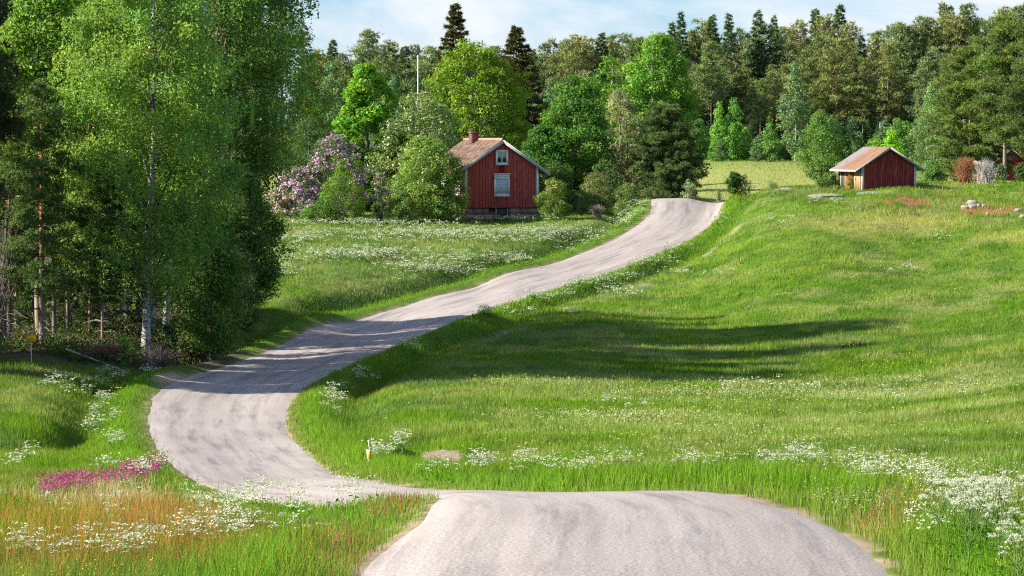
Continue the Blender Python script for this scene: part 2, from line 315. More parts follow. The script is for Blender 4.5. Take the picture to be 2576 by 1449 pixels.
mbT.add(np.stack([gx, gy, fl], -1), Q, soilcol(gx, gy, fl, RD))
M_ground = colmat('meadow_soil', 0.95, (1.5, 1.5, 1.5), 0.3, 0.5, 0.1, 0, 8)
tag(mbT.build('ground', M_ground, smooth=True), 'green meadow ground rolling up to the red house and forest', kind='structure')

# ------------------------------------------------------------------ road
m, N_, L_ = newmat('road_surface'); uv = N_('ShaderNodeUVMap')
def nn(scale, sc3, det=4, rough=.6):
    mp = N_('ShaderNodeMapping'); mp.inputs['Scale'].default_value = sc3; q = N_('ShaderNodeTexNoise'); q.inputs['Scale'].default_value = scale; q.inputs['Detail'].default_value = det; q.inputs['Roughness'].default_value = rough
    L_(uv.outputs[0], mp.inputs[0]); L_(mp.outputs[0], q.inputs['Vector']); return q.outputs['Fac']
def rmp(src, a, b, ca, cb):
    r = N_('ShaderNodeValToRGB'); r.color_ramp.elements[0].position = a; r.color_ramp.elements[1].position = b; r.color_ramp.elements[0].color = (*ca, 1); r.color_ramp.elements[1].color = (*cb, 1); L_(src, r.inputs['Fac']); return r.outputs['Color']
def mul(a, b, f=1.0):
    q = N_('ShaderNodeMixRGB'); q.blend_type = 'MULTIPLY'; q.inputs['Fac'].default_value = f; L_(a, q.inputs['Color1']); L_(b, q.inputs['Color2']); return q.outputs[0]
base = rmp(nn(1, (0.5, 0.12, 1), 5), 0.35, 0.65, (0.36, 0.31, 0.28), (0.425, 0.375, 0.345))
g = rmp(nn(22, (1, 1, 1), 3, .7), 0.36, 0.62, (0.62, 0.62, 0.62), (1.12, 1.12, 1.12)); c_ = mul(base, g, 1.0)
s1 = rmp(nn(1, (1.6, 0.10, 1), 6, .65), 0.50, 0.66, (1, 1, 1), (0.56, 0.57, 0.60)); c_ = mul(c_, s1, 0.85)
s2 = rmp(nn(1, (4.5, 0.16, 1), 4, .6), 0.56, 0.70, (1, 1, 1), (0.70, 0.70, 0.72)); c_ = mul(c_, s2, 0.5)
s3 = rmp(nn(1, (0.7, 0.35, 1), 7, .7), 0.60, 0.70, (1, 1, 1), (0.6, 0.6, 0.62)); c_ = mul(c_, s3, 0.3)
s4 = rmp(nn(1, (2.6, 0.03, 1), 3, .5), 0.47, 0.62, (1, 1, 1), (0.80, 0.80, 0.81)); c_ = mul(c_, s4, 0.6)
crk = rmp(nn(1, (1.2, 1.2, 1), 8, .75), 0.655, 0.68, (1, 1, 1), (0.5, 0.48, 0.47)); c_ = mul(c_, crk, 0.5)
b = N_('ShaderNodeBsdfPrincipled'); b.inputs['Roughness'].default_value = 0.9; b.inputs['Specular IOR Level'].default_value = 0.15; L_(c_, b.inputs['Base Color'])
bp = N_('ShaderNodeBump'); bp.inputs['Strength'].default_value = 0.6; bp.inputs['Distance'].default_value = 0.02; L_(nn(16, (1, 1, 1), 3, .7), bp.inputs['Height']); L_(bp.outputs[0], b.inputs['Normal'])
o = N_('ShaderNodeOutputMaterial'); L_(b.outputs[0], o.inputs['Surface']); M_road = m
sl_ = np.concatenate([[0], np.cumsum(np.linalg.norm(np.diff(Cn, axis=0), axis=1))])
fine = np.linspace(0, sl_[-1], 1100); CF = np.stack([np.interp(fine, sl_, Cn[:, k]) for k in range(3)], -1); HW = np.interp(fine, sl_, hw); NF = np.stack([np.interp(fine, sl_, nr[:, k]) for k in range(2)], -1)
NF /= np.linalg.norm(NF, axis=1)[:, None]
ac = np.linspace(-1, 1, 13); rv = []
for k, a in enumerate(ac):
    edge = 0.10 * (fbm(fine * 1.3, fine * 0 + k, 71) - 0.5) + 0.5 * (fbm(fine * 0.35, fine * 0 + k, 73) - .5) * 0.5 if abs(a) == 1 else 0
    off = a * (HW + edge); x = CF[:, 0] + NF[:, 0] * off; y = CF[:, 1] + NF[:, 1] * off
    rv.append(np.stack([x, y, tps(x, y) + 0.035 + 0.04 * (1 - a * a) - (0.05 if abs(a) == 1 else 0)], -1))
rv = np.stack(rv, 1); mr = MB(); i = np.arange(len(fine) - 1)[:, None] * 13; j = np.arange(12)[None]
mr.add(rv.reshape(-1, 3), np.stack([i + j, i + j + 1, i + 14 + j, i + 13 + j], -1).reshape(-1, 4), (0.4, 0.35, 0.33))
ro = mr.build('road', M_road, smooth=True); tag(ro, 'pale pinkish grey winding country road', kind='structure')
uvl = ro.data.uv_layers.new(name='UVMap'); vi = np.empty(len(ro.data.loops), np.int32); ro.data.loops.foreach_get('vertex_index', vi)
UV = np.stack([np.broadcast_to(ac[None] * HW[:, None], (len(fine), 13)), np.broadcast_to(fine[:, None], (len(fine), 13))], -1).reshape(-1, 2)
uvl.data.foreach_set('uv', UV[vi].astype(np.float32).ravel())


# ------------------------------------------------------------------ buildings
def boards(mb, x0, x1, zf0, zf1, y, bw, colf, ny=-1, t=0.022, axis='x', seg=5):
    """vertical boards between two height lines, each with its own tone; axis x: in the xz plane, axis y: in the yz plane"""
    n = int(round((x1 - x0) / bw)); bw = (x1 - x0) / n
    for k in range(n):
        a, b_ = x0 + k * bw + 0.006, x0 + (k + 1) * bw - 0.006; dy = ny * t * (1 if k % 2 else 0.35)
        za = [zf0(q) for q in (a, b_)]; zb = [zf1(q) for q in (a, b_)]; tone = RNG.normal(1, 0.10)
        V = []; Cc = []
        for s in range(seg + 1):
            f = s / seg
            for q, z0, z1 in ((a, za[0], zb[0]), (b_, za[1], zb[1])):
                z = z0 + (z1 - z0) * f
                for d in (0, dy): V.append((q, y + d, z) if axis == 'x' else (y + d, q, z)); Cc.append(np.array(colf(q, z, tone)))
        Fq = []
        for s in range(seg):
            o = s * 4; Fq += [(o + 1, o + 3, o + 7, o + 5), (o, o + 1, o + 5, o + 4), (o + 2, o + 6, o + 7, o + 3)]
        Fq += [(seg * 4, seg * 4 + 1, seg * 4 + 3, seg * 4 + 2)]
        mb.add(V, Fq, np.array(Cc))
def roof_slope(mb, xr, zr, xe, ze, y0, y1, nrow, ncol, colf, th=0.04, lift=0.035):
    """tiles in courses from the ridge (xr, zr) to the eave (xe, ze), between y0 and y1"""
    for r in range(nrow):
        f0, f1 = r / nrow, (r + 1) / nrow + 0.012
        xa, za, xb, zb = xr + (xe - xr) * f0, zr + (ze - zr) * f0, xr + (xe - xr) * f1, zr + (ze - zr) * f1
        for c in range(ncol):
            a, b_ = y0 + (y1 - y0) * c / ncol, y0 + (y1 - y0) * (c + 1) / ncol; mid = (a + b_) / 2; col = np.array(colf(r, c, f0))
            hump = lift * 0.7
            V = [(xa, a, za), (xa, mid, za + hump), (xa, b_, za), (xb, a, zb + lift), (xb, mid, zb + lift + hump), (xb, b_, zb + lift), (xb, a, zb - th), (xb, mid, zb - th + hump * .5), (xb, b_, zb - th)]
            mb.add(V, [(0, 1, 4, 3), (1, 2, 5, 4), (3, 4, 7, 6), (4, 5, 8, 7)], col)
def slab(mb, xr, zr, xe, ze, y0, y1, th, col):
    V = [(xr, y0, zr), (xe, y0, ze), (xe, y1, ze), (xr, y1, zr), (xr, y0, zr - th), (xe, y0, ze - th), (xe, y1, ze - th), (xr, y1, zr - th)]
    mb.add(V, [(0, 1, 2, 3), (4, 7, 6, 5), (0, 4, 5, 1), (1, 5, 6, 2), (2, 6, 7, 3), (3, 7, 4, 0)], col)
WHITE = (0.62, 0.62, 0.60)
def window(parent, cx, z0, wd, ht, nrow, head=0.0, axis='x', pos=0.0, out=-1, curtain=(0.55, 0.6, 0.62), cur_from=0.0, label=None):
    """casing, sash and bars; pane and curtain as pieces of it.  out: which way is outside along the wall's normal"""
    def bx(mb, c, zc, sx, sz, d0, d1, col):
        mid, dep = pos + out * (d0 + d1) / 2, abs(d1 - d0)
        mb.box((c, mid, zc) if axis == 'x' else (mid, c, zc), (sx, dep, sz) if axis == 'x' else (dep, sx, sz), col)
    f = MB(); t = 0.11
    bx(f, cx, z0 + t / 2, wd, t, 0.0, 0.07, WHITE); bx(f, cx, z0 + ht - t / 2, wd, t, 0.0, 0.07, WHITE)
    for s in (-1, 1): bx(f, cx + s * (wd / 2 - t / 2), z0 + ht / 2, t, ht - 2 * t, 0.0, 0.068, WHITE)
    if head: bx(f, cx, z0 + ht + head / 2, wd + 0.04, head, 0.0, 0.065, (0.56, 0.57, 0.56)); bx(f, cx, z0 + ht + head + 0.03, wd + 0.18, 0.06, 0.0, 0.12, WHITE)
    bx(f, cx, z0 - 0.025, wd + 0.06, 0.05, 0.0, 0.10, (0.5, 0.51, 0.5))
    fr = f.build('window', M_paint, parent); tag(fr, label)
    s_ = MB(); iw, ih = wd - 2 * t, ht - 2 * t; zc = z0 + ht / 2; sf = 0.055
    for s in (-1, 1): bx(s_, cx + s * (iw / 2 - sf / 2), zc, sf, ih, 0.0, 0.045, WHITE)
    bx(s_, cx, zc, 0.09, ih, 0.0, 0.05, WHITE)
    bx(s_, cx, z0 + t + sf / 2, iw, sf, 0.0, 0.044, WHITE); bx(s_, cx, z0 + ht - t - sf / 2, iw, sf, 0.0, 0.044, WHITE)
    for r in range(1, nrow):
        zz = z0 + t + ih * r / nrow
        for s in (-1, 1): bx(s_, cx + s * (iw / 4), zz, iw / 2 - 0.1, 0.03, 0.0, 0.04, WHITE)
    s_.build('sash', M_plain, fr)
    p = MB(); bx(p, cx, zc, iw, ih, -0.02, 0.012, (0.02, 0.02, 0.02)); p.build('pane', M_glass, fr)
    if curtain:
        q = MB(); h0 = z0 + t + ih * cur_from; nf = 9
        for s in (-1, 1):
            for k in range(nf):
                xx = cx + s * (0.06 + (iw / 2 - 0.13) * (k + .5) / nf); low = h0 + 0.05 + (0.05 * math.sin(k * 1.3) if cur_from else 0)
                bx(q, xx, (low + z0 + ht - t - .05) / 2, (iw / 2 - 0.13) / nf * 0.98, z0 + ht - t - .05 - low, 0.0125, 0.018 + 0.004 * (k % 2), curtain)
        q.build('curtain', M_plain, fr)
    return fr

# the red house
HB = 20
hx = P(1262, 552, 250); HW2, HL = 3.15, 9.0; FZ, EV, PK = 0.78, 4.02, 6.12       # half width, length, foundation top, eave, peak of the red wall
house = empty('red_house', (float(hx[0]), 250, float(hx[2]) + .2), math.radians(HB), 'red wooden cottage with white trimmed gable windows and tiled roof among bushes', 'house')
gz = lambda q: EV + (PK - EV) * (1 - abs(q) / HW2)
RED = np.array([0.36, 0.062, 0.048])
def redgable(q, z, tone):
    c = RED * tone
    if q > 1.0 and RNG.random() < 0.25: c = c * 0.8 + np.array([0.10, 0.06, 0.05])
    if (abs(q + 0.0) < 0.85 and 3.2 < z < 3.55) or (abs(q + 0.02) < 0.27 and 3.2 < z < 4.25): c = np.array([0.20, 0.006, 0.004]) * tone
    return c
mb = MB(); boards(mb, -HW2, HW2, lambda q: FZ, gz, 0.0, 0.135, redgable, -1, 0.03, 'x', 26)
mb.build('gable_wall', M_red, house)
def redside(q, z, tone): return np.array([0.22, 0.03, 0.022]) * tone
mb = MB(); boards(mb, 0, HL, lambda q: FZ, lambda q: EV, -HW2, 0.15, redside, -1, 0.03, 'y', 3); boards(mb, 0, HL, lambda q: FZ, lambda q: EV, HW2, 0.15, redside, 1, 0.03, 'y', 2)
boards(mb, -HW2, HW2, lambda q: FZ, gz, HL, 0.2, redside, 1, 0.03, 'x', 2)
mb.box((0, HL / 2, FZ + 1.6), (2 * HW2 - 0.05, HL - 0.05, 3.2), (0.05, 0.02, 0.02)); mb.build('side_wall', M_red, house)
mb = MB(); nst = 0
for side in range(3):
    ln = 2 * HW2 if side == 0 else HL
    for r in range(2):
        p = 0
        while p < ln - 0.05:
            wd = min(RNG.uniform(0.45, 1.0), ln - p); zc = -0.35 + r * 0.56 + 0.28; cc = np.array([0.27, 0.17, 0.15]) * RNG.uniform(0.7, 1.2)
            if side == 0:
                x0_ = -HW2 + p
                if not (x0_ + wd > -0.42 and x0_ < 0.42): mb.box((x0_ + wd / 2, 0.20, zc), (wd - 0.02, 0.36 + RNG.uniform(0, .03), 0.545), cc)
            else: mb.box(((-1 if side == 1 else 1) * (HW2 - 0.2), p + wd / 2, zc), (0.34, wd - 0.02, 0.545), cc)
            p += wd
mb.box((0, 0.6, 0.2), (2 * HW2 - .5, 0.3, 1.1), (0.12, 0.09, 0.08)); mb.build('foundation', M_stone, house)
mb = MB()
for k in range(6): mb.box((-0.36 + k * 0.145, 0.08, 0.30), (0.13, 0.05, 0.92), np.array([0.07, 0.065, 0.06]) * RNG.uniform(.8, 1.2))
for s in (-1, 1): mb.box((s * 0.50, 0.02, 0.28), (0.12, 0.12, 0.98), (0.20, 0.19, 0.18))
mb.build('cellar_door', M_wood, house)
for s in (-1, 1):
    mb = MB(); mb.box((s * (HW2 - 0.05), -0.045, (FZ + EV) / 2), (0.17, 0.04, EV - FZ + 0.05), WHITE); mb.box((s * (HW2 + 0.015), 0.045, (FZ + EV) / 2), (0.05, 0.15, EV - FZ), (0.56, 0.56, 0.55)); mb.build('corner_board', M_paint, house)
mb = MB(); mb.box((0, -0.05, FZ - 0.02), (2 * HW2 + .04, 0.08, 0.06), (0.14, 0.02, 0.02)); mb.build('drip_board', M_paint, house)
tilec = [np.array([0.125, 0.072, 0.052]), np.array([0.11, 0.056, 0.042]), np.array([0.165, 0.115, 0.088]), np.array([0.07, 0.048, 0.04])]
tc_ = lambda r, c, f: tilec[RNG.choice(4, p=[.4, .25, .2, .15])] * RNG.uniform(.8, 1.15) * (0.75 if r % 4 == 3 else 1)
sl0 = (PK - EV) / HW2; OV = 0.88; yf, yb = -0.38, HL + 0.35
roof = MB()
for s in (-1, 1):
    slab(roof, 0, PK + 0.16, s * (HW2 + OV), PK + 0.16 - (HW2 + OV) * sl0, yf + 0.04, yb, 0.10, (0.16, 0.12, 0.10))
    roof_slope(roof, 0, PK + 0.20, s * (HW2 + OV + .04), PK + 0.20 - (HW2 + OV + .04) * sl0, yf, yb, 13, 36, tc_)
roof.tube([(0, yf, PK + 0.22), (0, yb, PK + 0.22)], 0.11, 8, (0.42, 0.2, 0.13))
rf = roof.build('roof', M_tile, house)
ch = MB()
for r in range(16):
    for k in range(3): ch.box((-0.35 + (k - 1) * 0.22 + (0.04 if r % 2 else 0), 5.9, PK - 0.9 + r * 0.105), (0.205, 0.66, 0.095), np.array([0.22, 0.075, 0.06]) * RNG.uniform(.7, 1.2))
ch.box((-0.35, 5.9, PK - 0.05), (0.62, 0.62, 1.6), (0.12, 0.08, 0.07)); ch.box((-0.35, 5.9, PK + 0.79), (0.78, 0.78, 0.10), (0.2, 0.09, 0.07)); ch.build('chimney', M_stone, rf)
for s in (-1, 1):
    mb = MB(); x1, z1 = s * (HW2 + OV + 0.05), PK + 0.17 - (HW2 + OV + 0.05) * sl0
    for dz, dd, cc in ((0.0, 0.0, (0.46, 0.46, 0.45)), (-0.13, 0.03, (0.38, 0.38, 0.37))):
        V = [(0, yf - .04 + dd, PK + .19 + dz), (x1, yf - .04 + dd, z1 + .02 + dz), (x1, yf - .04 + dd, z1 - .12 + dz), (0, yf - .04 + dd, PK + .03 + dz)]; V += [(a, b_ + 0.035, c) for a, b_, c in V]
        mb.add(V, [(0, 1, 2, 3), (4, 7, 6, 5), (0, 4, 5, 1), (1, 5, 6, 2), (2, 6, 7, 3), (3, 7, 4, 0)], cc)
    mb.build('bargeboard', M_paint, house)
window(house, 0.0, 4.28, 1.06, 1.20, 2, axis='x', pos=-0.032, curtain=(0.36, 0.43, 0.45), cur_from=0.45)
window(house, 0.0, 1.72, 1.34, 1.52, 3, head=0.26, axis='x', pos=-0.032, curtain=(0.40, 0.48, 0.52))
window(house, 1.6, 1.72, 1.1, 1.5, 3, head=0.2, axis='y', pos=-HW2 - 0.032, curtain=(0.5, 0.55, 0.58))
window(house, 5.2, 1.72, 1.1, 1.5, 3, head=0.2, axis='y', pos=-HW2 - 0.032, curtain=(0.5, 0.55, 0.58))

# the small shed on the ridge
SB = 13; SHW, SL_ = 2.22, 5.6; SEV, SPK = 1.95, 3.35
sx = P(2236, 481, 241); shed = empty('red_shed', (float(sx[0]), 241, float(sx[2]) - 0.02), math.radians(SB), 'small weathered red shed with rusty orange sheet metal roof on the ridge', 'shed')
sg = lambda q: SEV + (SPK - SEV) * (1 - abs(q) / SHW)
def shedred(q, z, tone): return np.array([0.22, 0.026, 0.025]) * tone * (1.0 if RNG.random() < .8 else 0.75) + (np.array([0.05, .045, .04]) if RNG.random() < 0.22 else 0)
mb = MB(); boards(mb, -SHW, SHW, lambda q: 0.02 + 0.0 * q, sg, 0.0, 0.14, shedred, -1, 0.03, 'x', 6)
boards(mb, -SHW, SHW, lambda q: 0.0, sg, SL_, 0.2, shedred, 1, 0.03, 'x', 2); boards(mb, 0, SL_, lambda q: 0.0, lambda q: SEV, SHW, 0.2, shedred, 1, 0.03, 'y', 2)
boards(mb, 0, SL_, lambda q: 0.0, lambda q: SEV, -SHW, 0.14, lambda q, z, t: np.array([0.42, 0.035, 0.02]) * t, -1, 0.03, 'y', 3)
mb.box((0, SL_ / 2, 0.9), (2 * SHW - 0.06, SL_ - .06, 1.9), (0.05, 0.02, 0.02)); mb.build('wall', M_red, shed)
mb = MB()
for k in range(9): mb.box((-SHW + 0.3 + k * 0.5, 0.12, -0.2), (0.48, 0.4, 0.42 + RNG.uniform(-.06, .04)), np.array([0.3, 0.24, 0.2]) * RNG.uniform(.7, 1.1))
for k in range(11): mb.box((-SHW + 0.12, 0.3 + k * 0.5, -0.2), (0.4, 0.48, 0.42 + RNG.uniform(-.06, .04)), np.array([0.3, 0.24, 0.2]) * RNG.uniform(.7, 1.1))
mb.build('stone_footing', M_stone, shed)
mb = MB(); ssl = (SPK - SEV) / SHW; SO = 0.62; yf, yb = -0.35, SL_ + .4
for s in (-1, 1):
    nx = 60; ys = np.linspace(yf, yb, nx)
    xe = s * (SHW + SO); zr, ze = SPK + 0.14, SPK + 0.14 - (SHW + SO) * ssl
    V = []; Cc = []
    for k, y in enumerate(ys):
        h = 0.03 * (k % 2); rust = fbm(np.array([y * .7]), np.array([s * 3.]), 5)[0]; t_ = min(max((y - 2.6) / 2.2, 0), 1)
        cc = np.array([0.215, 0.115, 0.065]) * (0.85 + .3 * rust) * (1 - t_) + np.array([0.20, 0.175, 0.17]) * t_
        if s > 0: cc = np.array([0.24, .23, .22])
        for f in (0, .5, 1): V.append((xe * f, y, zr + (ze - zr) * f + h)); Cc.append(cc)
    Fq = []
    for k in range(nx - 1):
        for f in (0, 1): Fq.append((k * 3 + f, k * 3 + f + 1, k * 3 + f + 4, k * 3 + f + 3))
    mb.add(V, Fq, np.array(Cc)); slab(mb, 0, zr - .012, xe, ze - .012, yf + .02, yb - .02, 0.07, (0.30, 0.28, 0.26))
mb.build('roof', M_metal, shed)
for s in (-1, 1):
    mb = MB(); x1 = s * (SHW + SO + .02); z1 = SPK + .14 - (SHW + SO) * ssl
    V = [(0, yf - .045, SPK + .17), (x1, yf - .045, z1 + .02), (x1, yf - .045, z1 - .12), (0, yf - .045, SPK - .01)]; V += [(a, b_ + 0.04, c) for a, b_, c in V]
    mb.add(V, [(0, 1, 2, 3), (4, 7, 6, 5), (0, 4, 5, 1), (1, 5, 6, 2), (2, 6, 7, 3), (3, 7, 4, 0)], (0.30, 0.29, 0.29))
    mb.build('bargeboard', M_paint, shed)
mb = MB(); mb.box((-(SHW + SO + .03), SL_ / 2, SPK + .06 - (SHW + SO) * ssl), (0.05, SL_ + .7, 0.16), (0.40, .40, .39)); mb.build('eave_board', M_paint, shed)
for s in (-1, 1):
    mb = MB(); mb.box((s * (SHW - .05), -.045, SEV / 2 + .03), (0.18, .04, SEV), (0.44, .44, .44)); mb.box((s * (SHW + .02), .06, SEV / 2), (0.05, .2, SEV - .05), (0.6, .6, .58)); mb.build('corner_board', M_paint, shed)
def sdoor(y0, wd, cc, lab):
    mb = MB(); X = -SHW - .045; n_ = 7
    for k in range(n_): mb.box((X, y0 + wd * (k + .5) / n_, 0.92), (0.05, wd / n_ - .01, 1.6), np.array(cc) * RNG.uniform(.9, 1.08))
    for q in (y0 - .09, y0 + wd + .09): mb.box((X - .01, q, .92), (0.08, .12, 1.78), (0.34, .33, .31))
    mb.box((X - .01, y0 + wd / 2, 1.78), (0.08, wd + .26, .1), (0.34, .33, .31)); d = mb.build('door', M_paint, shed); tag(d, lab)
    h = MB(); h.box((X - .05, y0 + wd * .8, .95), (.05, .05, .16), (.08, .08, .08)); h.build('handle', M_wood, d)
sdoor(0.45, 1.0, (0.33, 0.235, 0.085), 'yellow plank door'); sdoor(3.9, 0.9, (0.06, 0.07, 0.04), 'dark open doorway boards')

# far red outbuilding seen between the pines
ox = at(2541, 284); ob = empty('red_outbuilding', ox, math.radians(14), 'narrow red outbuilding half hidden behind the pines at far right', 'outbuilding')
mb = MB(); boards(mb, -1.9, 1.9, lambda q: 0, lambda q: 2.3 + 1.1 * (1 - abs(q) / 1.5), 0, .15, lambda q, z, t: np.array([.34, .03, .03]) * t, -1, .03, 'x', 3)
boards(mb, 0, 4.5, lambda q: 0, lambda q: 2.3, -1.5, .15, lambda q, z, t: np.array([.4, .03, .03]) * t, -1, .03, 'y', 3); mb.box((0, 2.3, 1.1), (2.9, 4.4, 2.2), (.05, .02, .02)); mb.build('wall', M_red, ob)
mb = MB()
for s in (-1, 1): slab(mb, 0, 3.5, s * 1.9, 3.5 - 1.9 * 1.1 / 1.5, -.4, 4.9, .1, (.3, .2, .16))
mb.build('roof', M_tile, ob)
mb = MB()
for s in (-1, 1):
    mb.box((s * 1.46, -.05, 1.15), (.15, .04, 2.3), WHITE); mb.build('corner_board', M_paint, ob); mb = MB()

# ------------------------------------------------------------------ small things
fx = at(1052, 283); fp = empty('flagpole', fx, 0, 'white wooden flagpole rising behind the flowering elder', 'flagpole')
mb = MB(); mb.tube([(0, 0, 0), (0, 0, 8), (0, 0, 13.6)], [0.062, 0.05, 0.035], 8, (0.78, .78, .76)); mb.build('pole', M_plain, fp)
mb = MB(); th = np.linspace(0, np.pi, 6)
mb.tube([(0, 0, 13.58), (0, 0, 13.66), (0, 0, 13.76), (0, 0, 13.84)], [0.04, 0.10, 0.10, 0.03], 10, (0.8, .8, .78)); mb.build('finial', M_plain, fp)
up = at(2213, 415); pl = empty('utility_pole', up, 0, 'grey wooden utility pole against the forest above the shed', 'pole')
mb = MB(); mb.tube([(0, 0, 0), (0, 0, 4.7)], [.14, .12], 8, (.20, .19, .18)); mb.build('post', M_wood, pl)
mb = MB(); mb.tube([(0, 0, 4.69), (0, 0, 4.8)], [.16, .09], 8, (.12, .12, .12)); mb.build('cap', M_wood, pl)

dx = ground(934, 1176)[0]; de = empty('delineator_post', tuple(float(q) for q in dx), 0, 'leaning white roadside post with yellow reflector in the grass', 'marker post')
de.rotation_euler = (0.06, -0.16, 0.2)
mb = MB(); H = 0.50
V = [(-.06, -.02, 0), (.06, -.02, 0), (.06, .02, 0), (-.06, .02, 0), (-.06, -.02, H), (.06, -.02, H - .03), (.06, .02, H - .03), (-.06, .02, H)]
mb.add(V, [(0, 1, 5, 4), (1, 2, 6, 5), (2, 3, 7, 6), (3, 0, 4, 7), (4, 5, 6, 7), (0, 3, 2, 1)], (.72, .7, .62)); mb.build('post', M_plain, de)
mb = MB(); mb.box((0, -.024, .33), (.10, .012, .22), (.85, .40, .02)); mb.build('reflector', M_plain, de)
mb = MB(); mb.tube([(.03, 0, .42), (.03, 0, .6), (.035, 0, .76)], [.012, .012, .008], 6, (.7, .69, .66)); mb.build('snow_stick', M_plain, de)

gx_ = np.array(at(76, 139.3)); sn = empty('warning_sign', tuple(float(q) for q in gx_), 0.12, 'small yellow notice board on a pole at the edge of the wood', 'sign')
mb = MB(); mb.tube([(0, 0, 0), (0, 0, 1.36)], .022, 7, (.5, .5, .47)); mb.build('pole', M_plain, sn)
mb = MB(); mb.box((0, -.035, 1.12), (.44, .02, .29), (.95, .52, .01)); pn = mb.build('sign_panel', M_plain, sn)
mb = MB()
for k, (wd, n_) in enumerate(((.30, 4), (.34, 6), (.34, 5), (.26, 4))):
    xs = -wd / 2
    for q in range(n_): ww = wd / n_ * RNG.uniform(.6, .92); mb.box((xs + ww / 2, -.047, 1.21 - k * .06), (ww, .004, .02), (.05, .03, .01)); xs += wd / n_
mb.build('lettering', M_plain, pn)

def rock(name, loc, dim, label, group, cat='rock', seed=0, col=(.45, .40, .36), mat=None):
    r = np.random.default_rng(seed); n1, n2 = 14, 20
    th = np.linspace(0.02, np.pi - .02, n1); ph = np.arange(n2) / n2 * 2 * np.pi
    d = np.stack([np.sin(th)[:, None] * np.cos(ph), np.sin(th)[:, None] * np.sin(ph), np.cos(th)[:, None] + 0 * ph], -1)
    R = np.ones(d.shape[:2])
    for _ in range(9): q = r.normal(size=3); q /= np.linalg.norm(q); R = np.minimum(R, 1 / np.maximum((d @ q) / r.uniform(.62, .95), .3))
    V = d * R[..., None] * np.array(dim) / 2 * 1.15
    i = np.arange(n1 - 1)[:, None] * n2; j = np.arange(n2)[None]; k = (j + 1) % n2
    mb = MB(); mb.add(V.reshape(-1, 3), np.stack([i + j, i + n2 + j, i + n2 + k, i + k], -1).reshape(-1, 4), np.array(col))
    o = mb.build(name, mat or M_stone); o.location = loc; return tag(o, label, cat, group)
RK = [(2428, 523, 1.0, .75, 'white rounded field stone, left end of the heap'), (2446, 514, 1.3, .8, 'flat pale field stone topmost in the heap'), (2447, 524, 1.2, .8, 'largest pinkish field stone low in the heap'), (2463, 519, .6, .6, 'small grey field stone leaning on the heap'), (2474, 518, .7, .5, 'round grass-grown field stone, right end of the heap'),
      (2560, 534, .9, .6, 'lone pale stone in reddish grass at the right edge'), (2573, 545, .8, .5, 'grey stone cut by the right edge of the picture'), (2484, 541, .4, .35, 'tiny stone lying below the stone heap')]
for k, (u, v, a, h, lab) in enumerate(RK):
    g_ = ground(u, v + 3)[0]; rock('field_stone', (g_[0], g_[1], g_[2] + h * .12), (a * .62, a * .5, h * .62), lab, 'stones cleared from the field', 'stone', k, (.27, .24, .21))
for k, (u, v, a, lab) in enumerate([(2082, 492, 3.6, 'flat bare bedrock slab left of the shed'), (1975, 477, 1.9, 'narrow grey bedrock slab beside the ridge shrub'), (2190, 487, 2.6, 'thin rock ledge under the shed gable')]):
    g_ = ground(u, v)[0]; rock('bedrock_slab', (g_[0], g_[1], g_[2] - .12), (a * .8, a * 1.1, .42), lab, 'bedrock showing on the ridge', 'rock', 20 + k, (.23, .20, .18))
g_ = ground(392, 932)[0]; rock('boulder', (g_[0], g_[1], g_[2] + .05), (.62, .5, .5), 'smooth grey boulder in the shade by the road edge', None, 'boulder', 5, (.22, .22, .23))

# ------------------------------------------------------------------ trees
def unit(v): return v / (np.linalg.norm(v, axis=-1, keepdims=True) + 1e-9)
def quads(mb, Pc, nrm, size, col, asp=0.62, r=RNG):
    n = len(Pc); a = unit(np.cross(nrm, r.normal(size=(n, 3)))); b = np.cross(nrm, a); size = np.broadcast_to(size, (n,))[:, None] * r.uniform(.7, 1.3, (n, 1)) * .5
    V = np.stack([Pc - a * size, Pc + b * size * asp, Pc + a * size, Pc - b * size * asp], 1).reshape(-1, 3)
    mb.add(V, np.arange(n * 4).reshape(n, 4), np.repeat(col, 4, 0) if np.ndim(col) == 2 else col)
def tufts(mb, Pc, dr, k, ln, wd, col, spread=.8, r=RNG):
    """k narrow spikes from each point, roughly along dr"""
    n = len(Pc); d = unit(dr[:, None] + r.normal(size=(n, k, 3)) * spread); s = unit(np.cross(d, r.normal(size=(n, k, 3))))
    l = ln * r.uniform(.6, 1.25, (n, k, 1)); p = Pc[:, None] + d * l * .05 + 0 * s
    V = np.stack([p - s * wd / 2, p + s * wd / 2, p + d * l], 2).reshape(-1, 3)
    mb.add(V, np.arange(n * k * 3).reshape(-1, 3), np.repeat(col, k * 3, 0))
def prof(shape, t):
    if shape == 'round': return np.sin(np.pi * (0.14 + 0.82 * t)) ** 0.65
    if shape == 'dome': return np.sqrt(np.clip(1 - (t * .98) ** 2.4, 0, 1)) * (0.82 + .18 * np.minimum(t * 5, 1))
    if shape == 'egg': return np.sin(np.pi * (0.12 + 0.86 * t ** 0.75)) ** 0.9
    if shape == 'cone': return (1 - t * .97) ** 0.75
    if shape == 'tall': return np.sin(np.pi * (0.2 + 0.78 * t)) ** 0.8
    return 1 + 0 * t
LOC = {}
def place(u, D, vtop): b = at(u, D); return b, float(P(u, vtop, D)[2] - b[2])
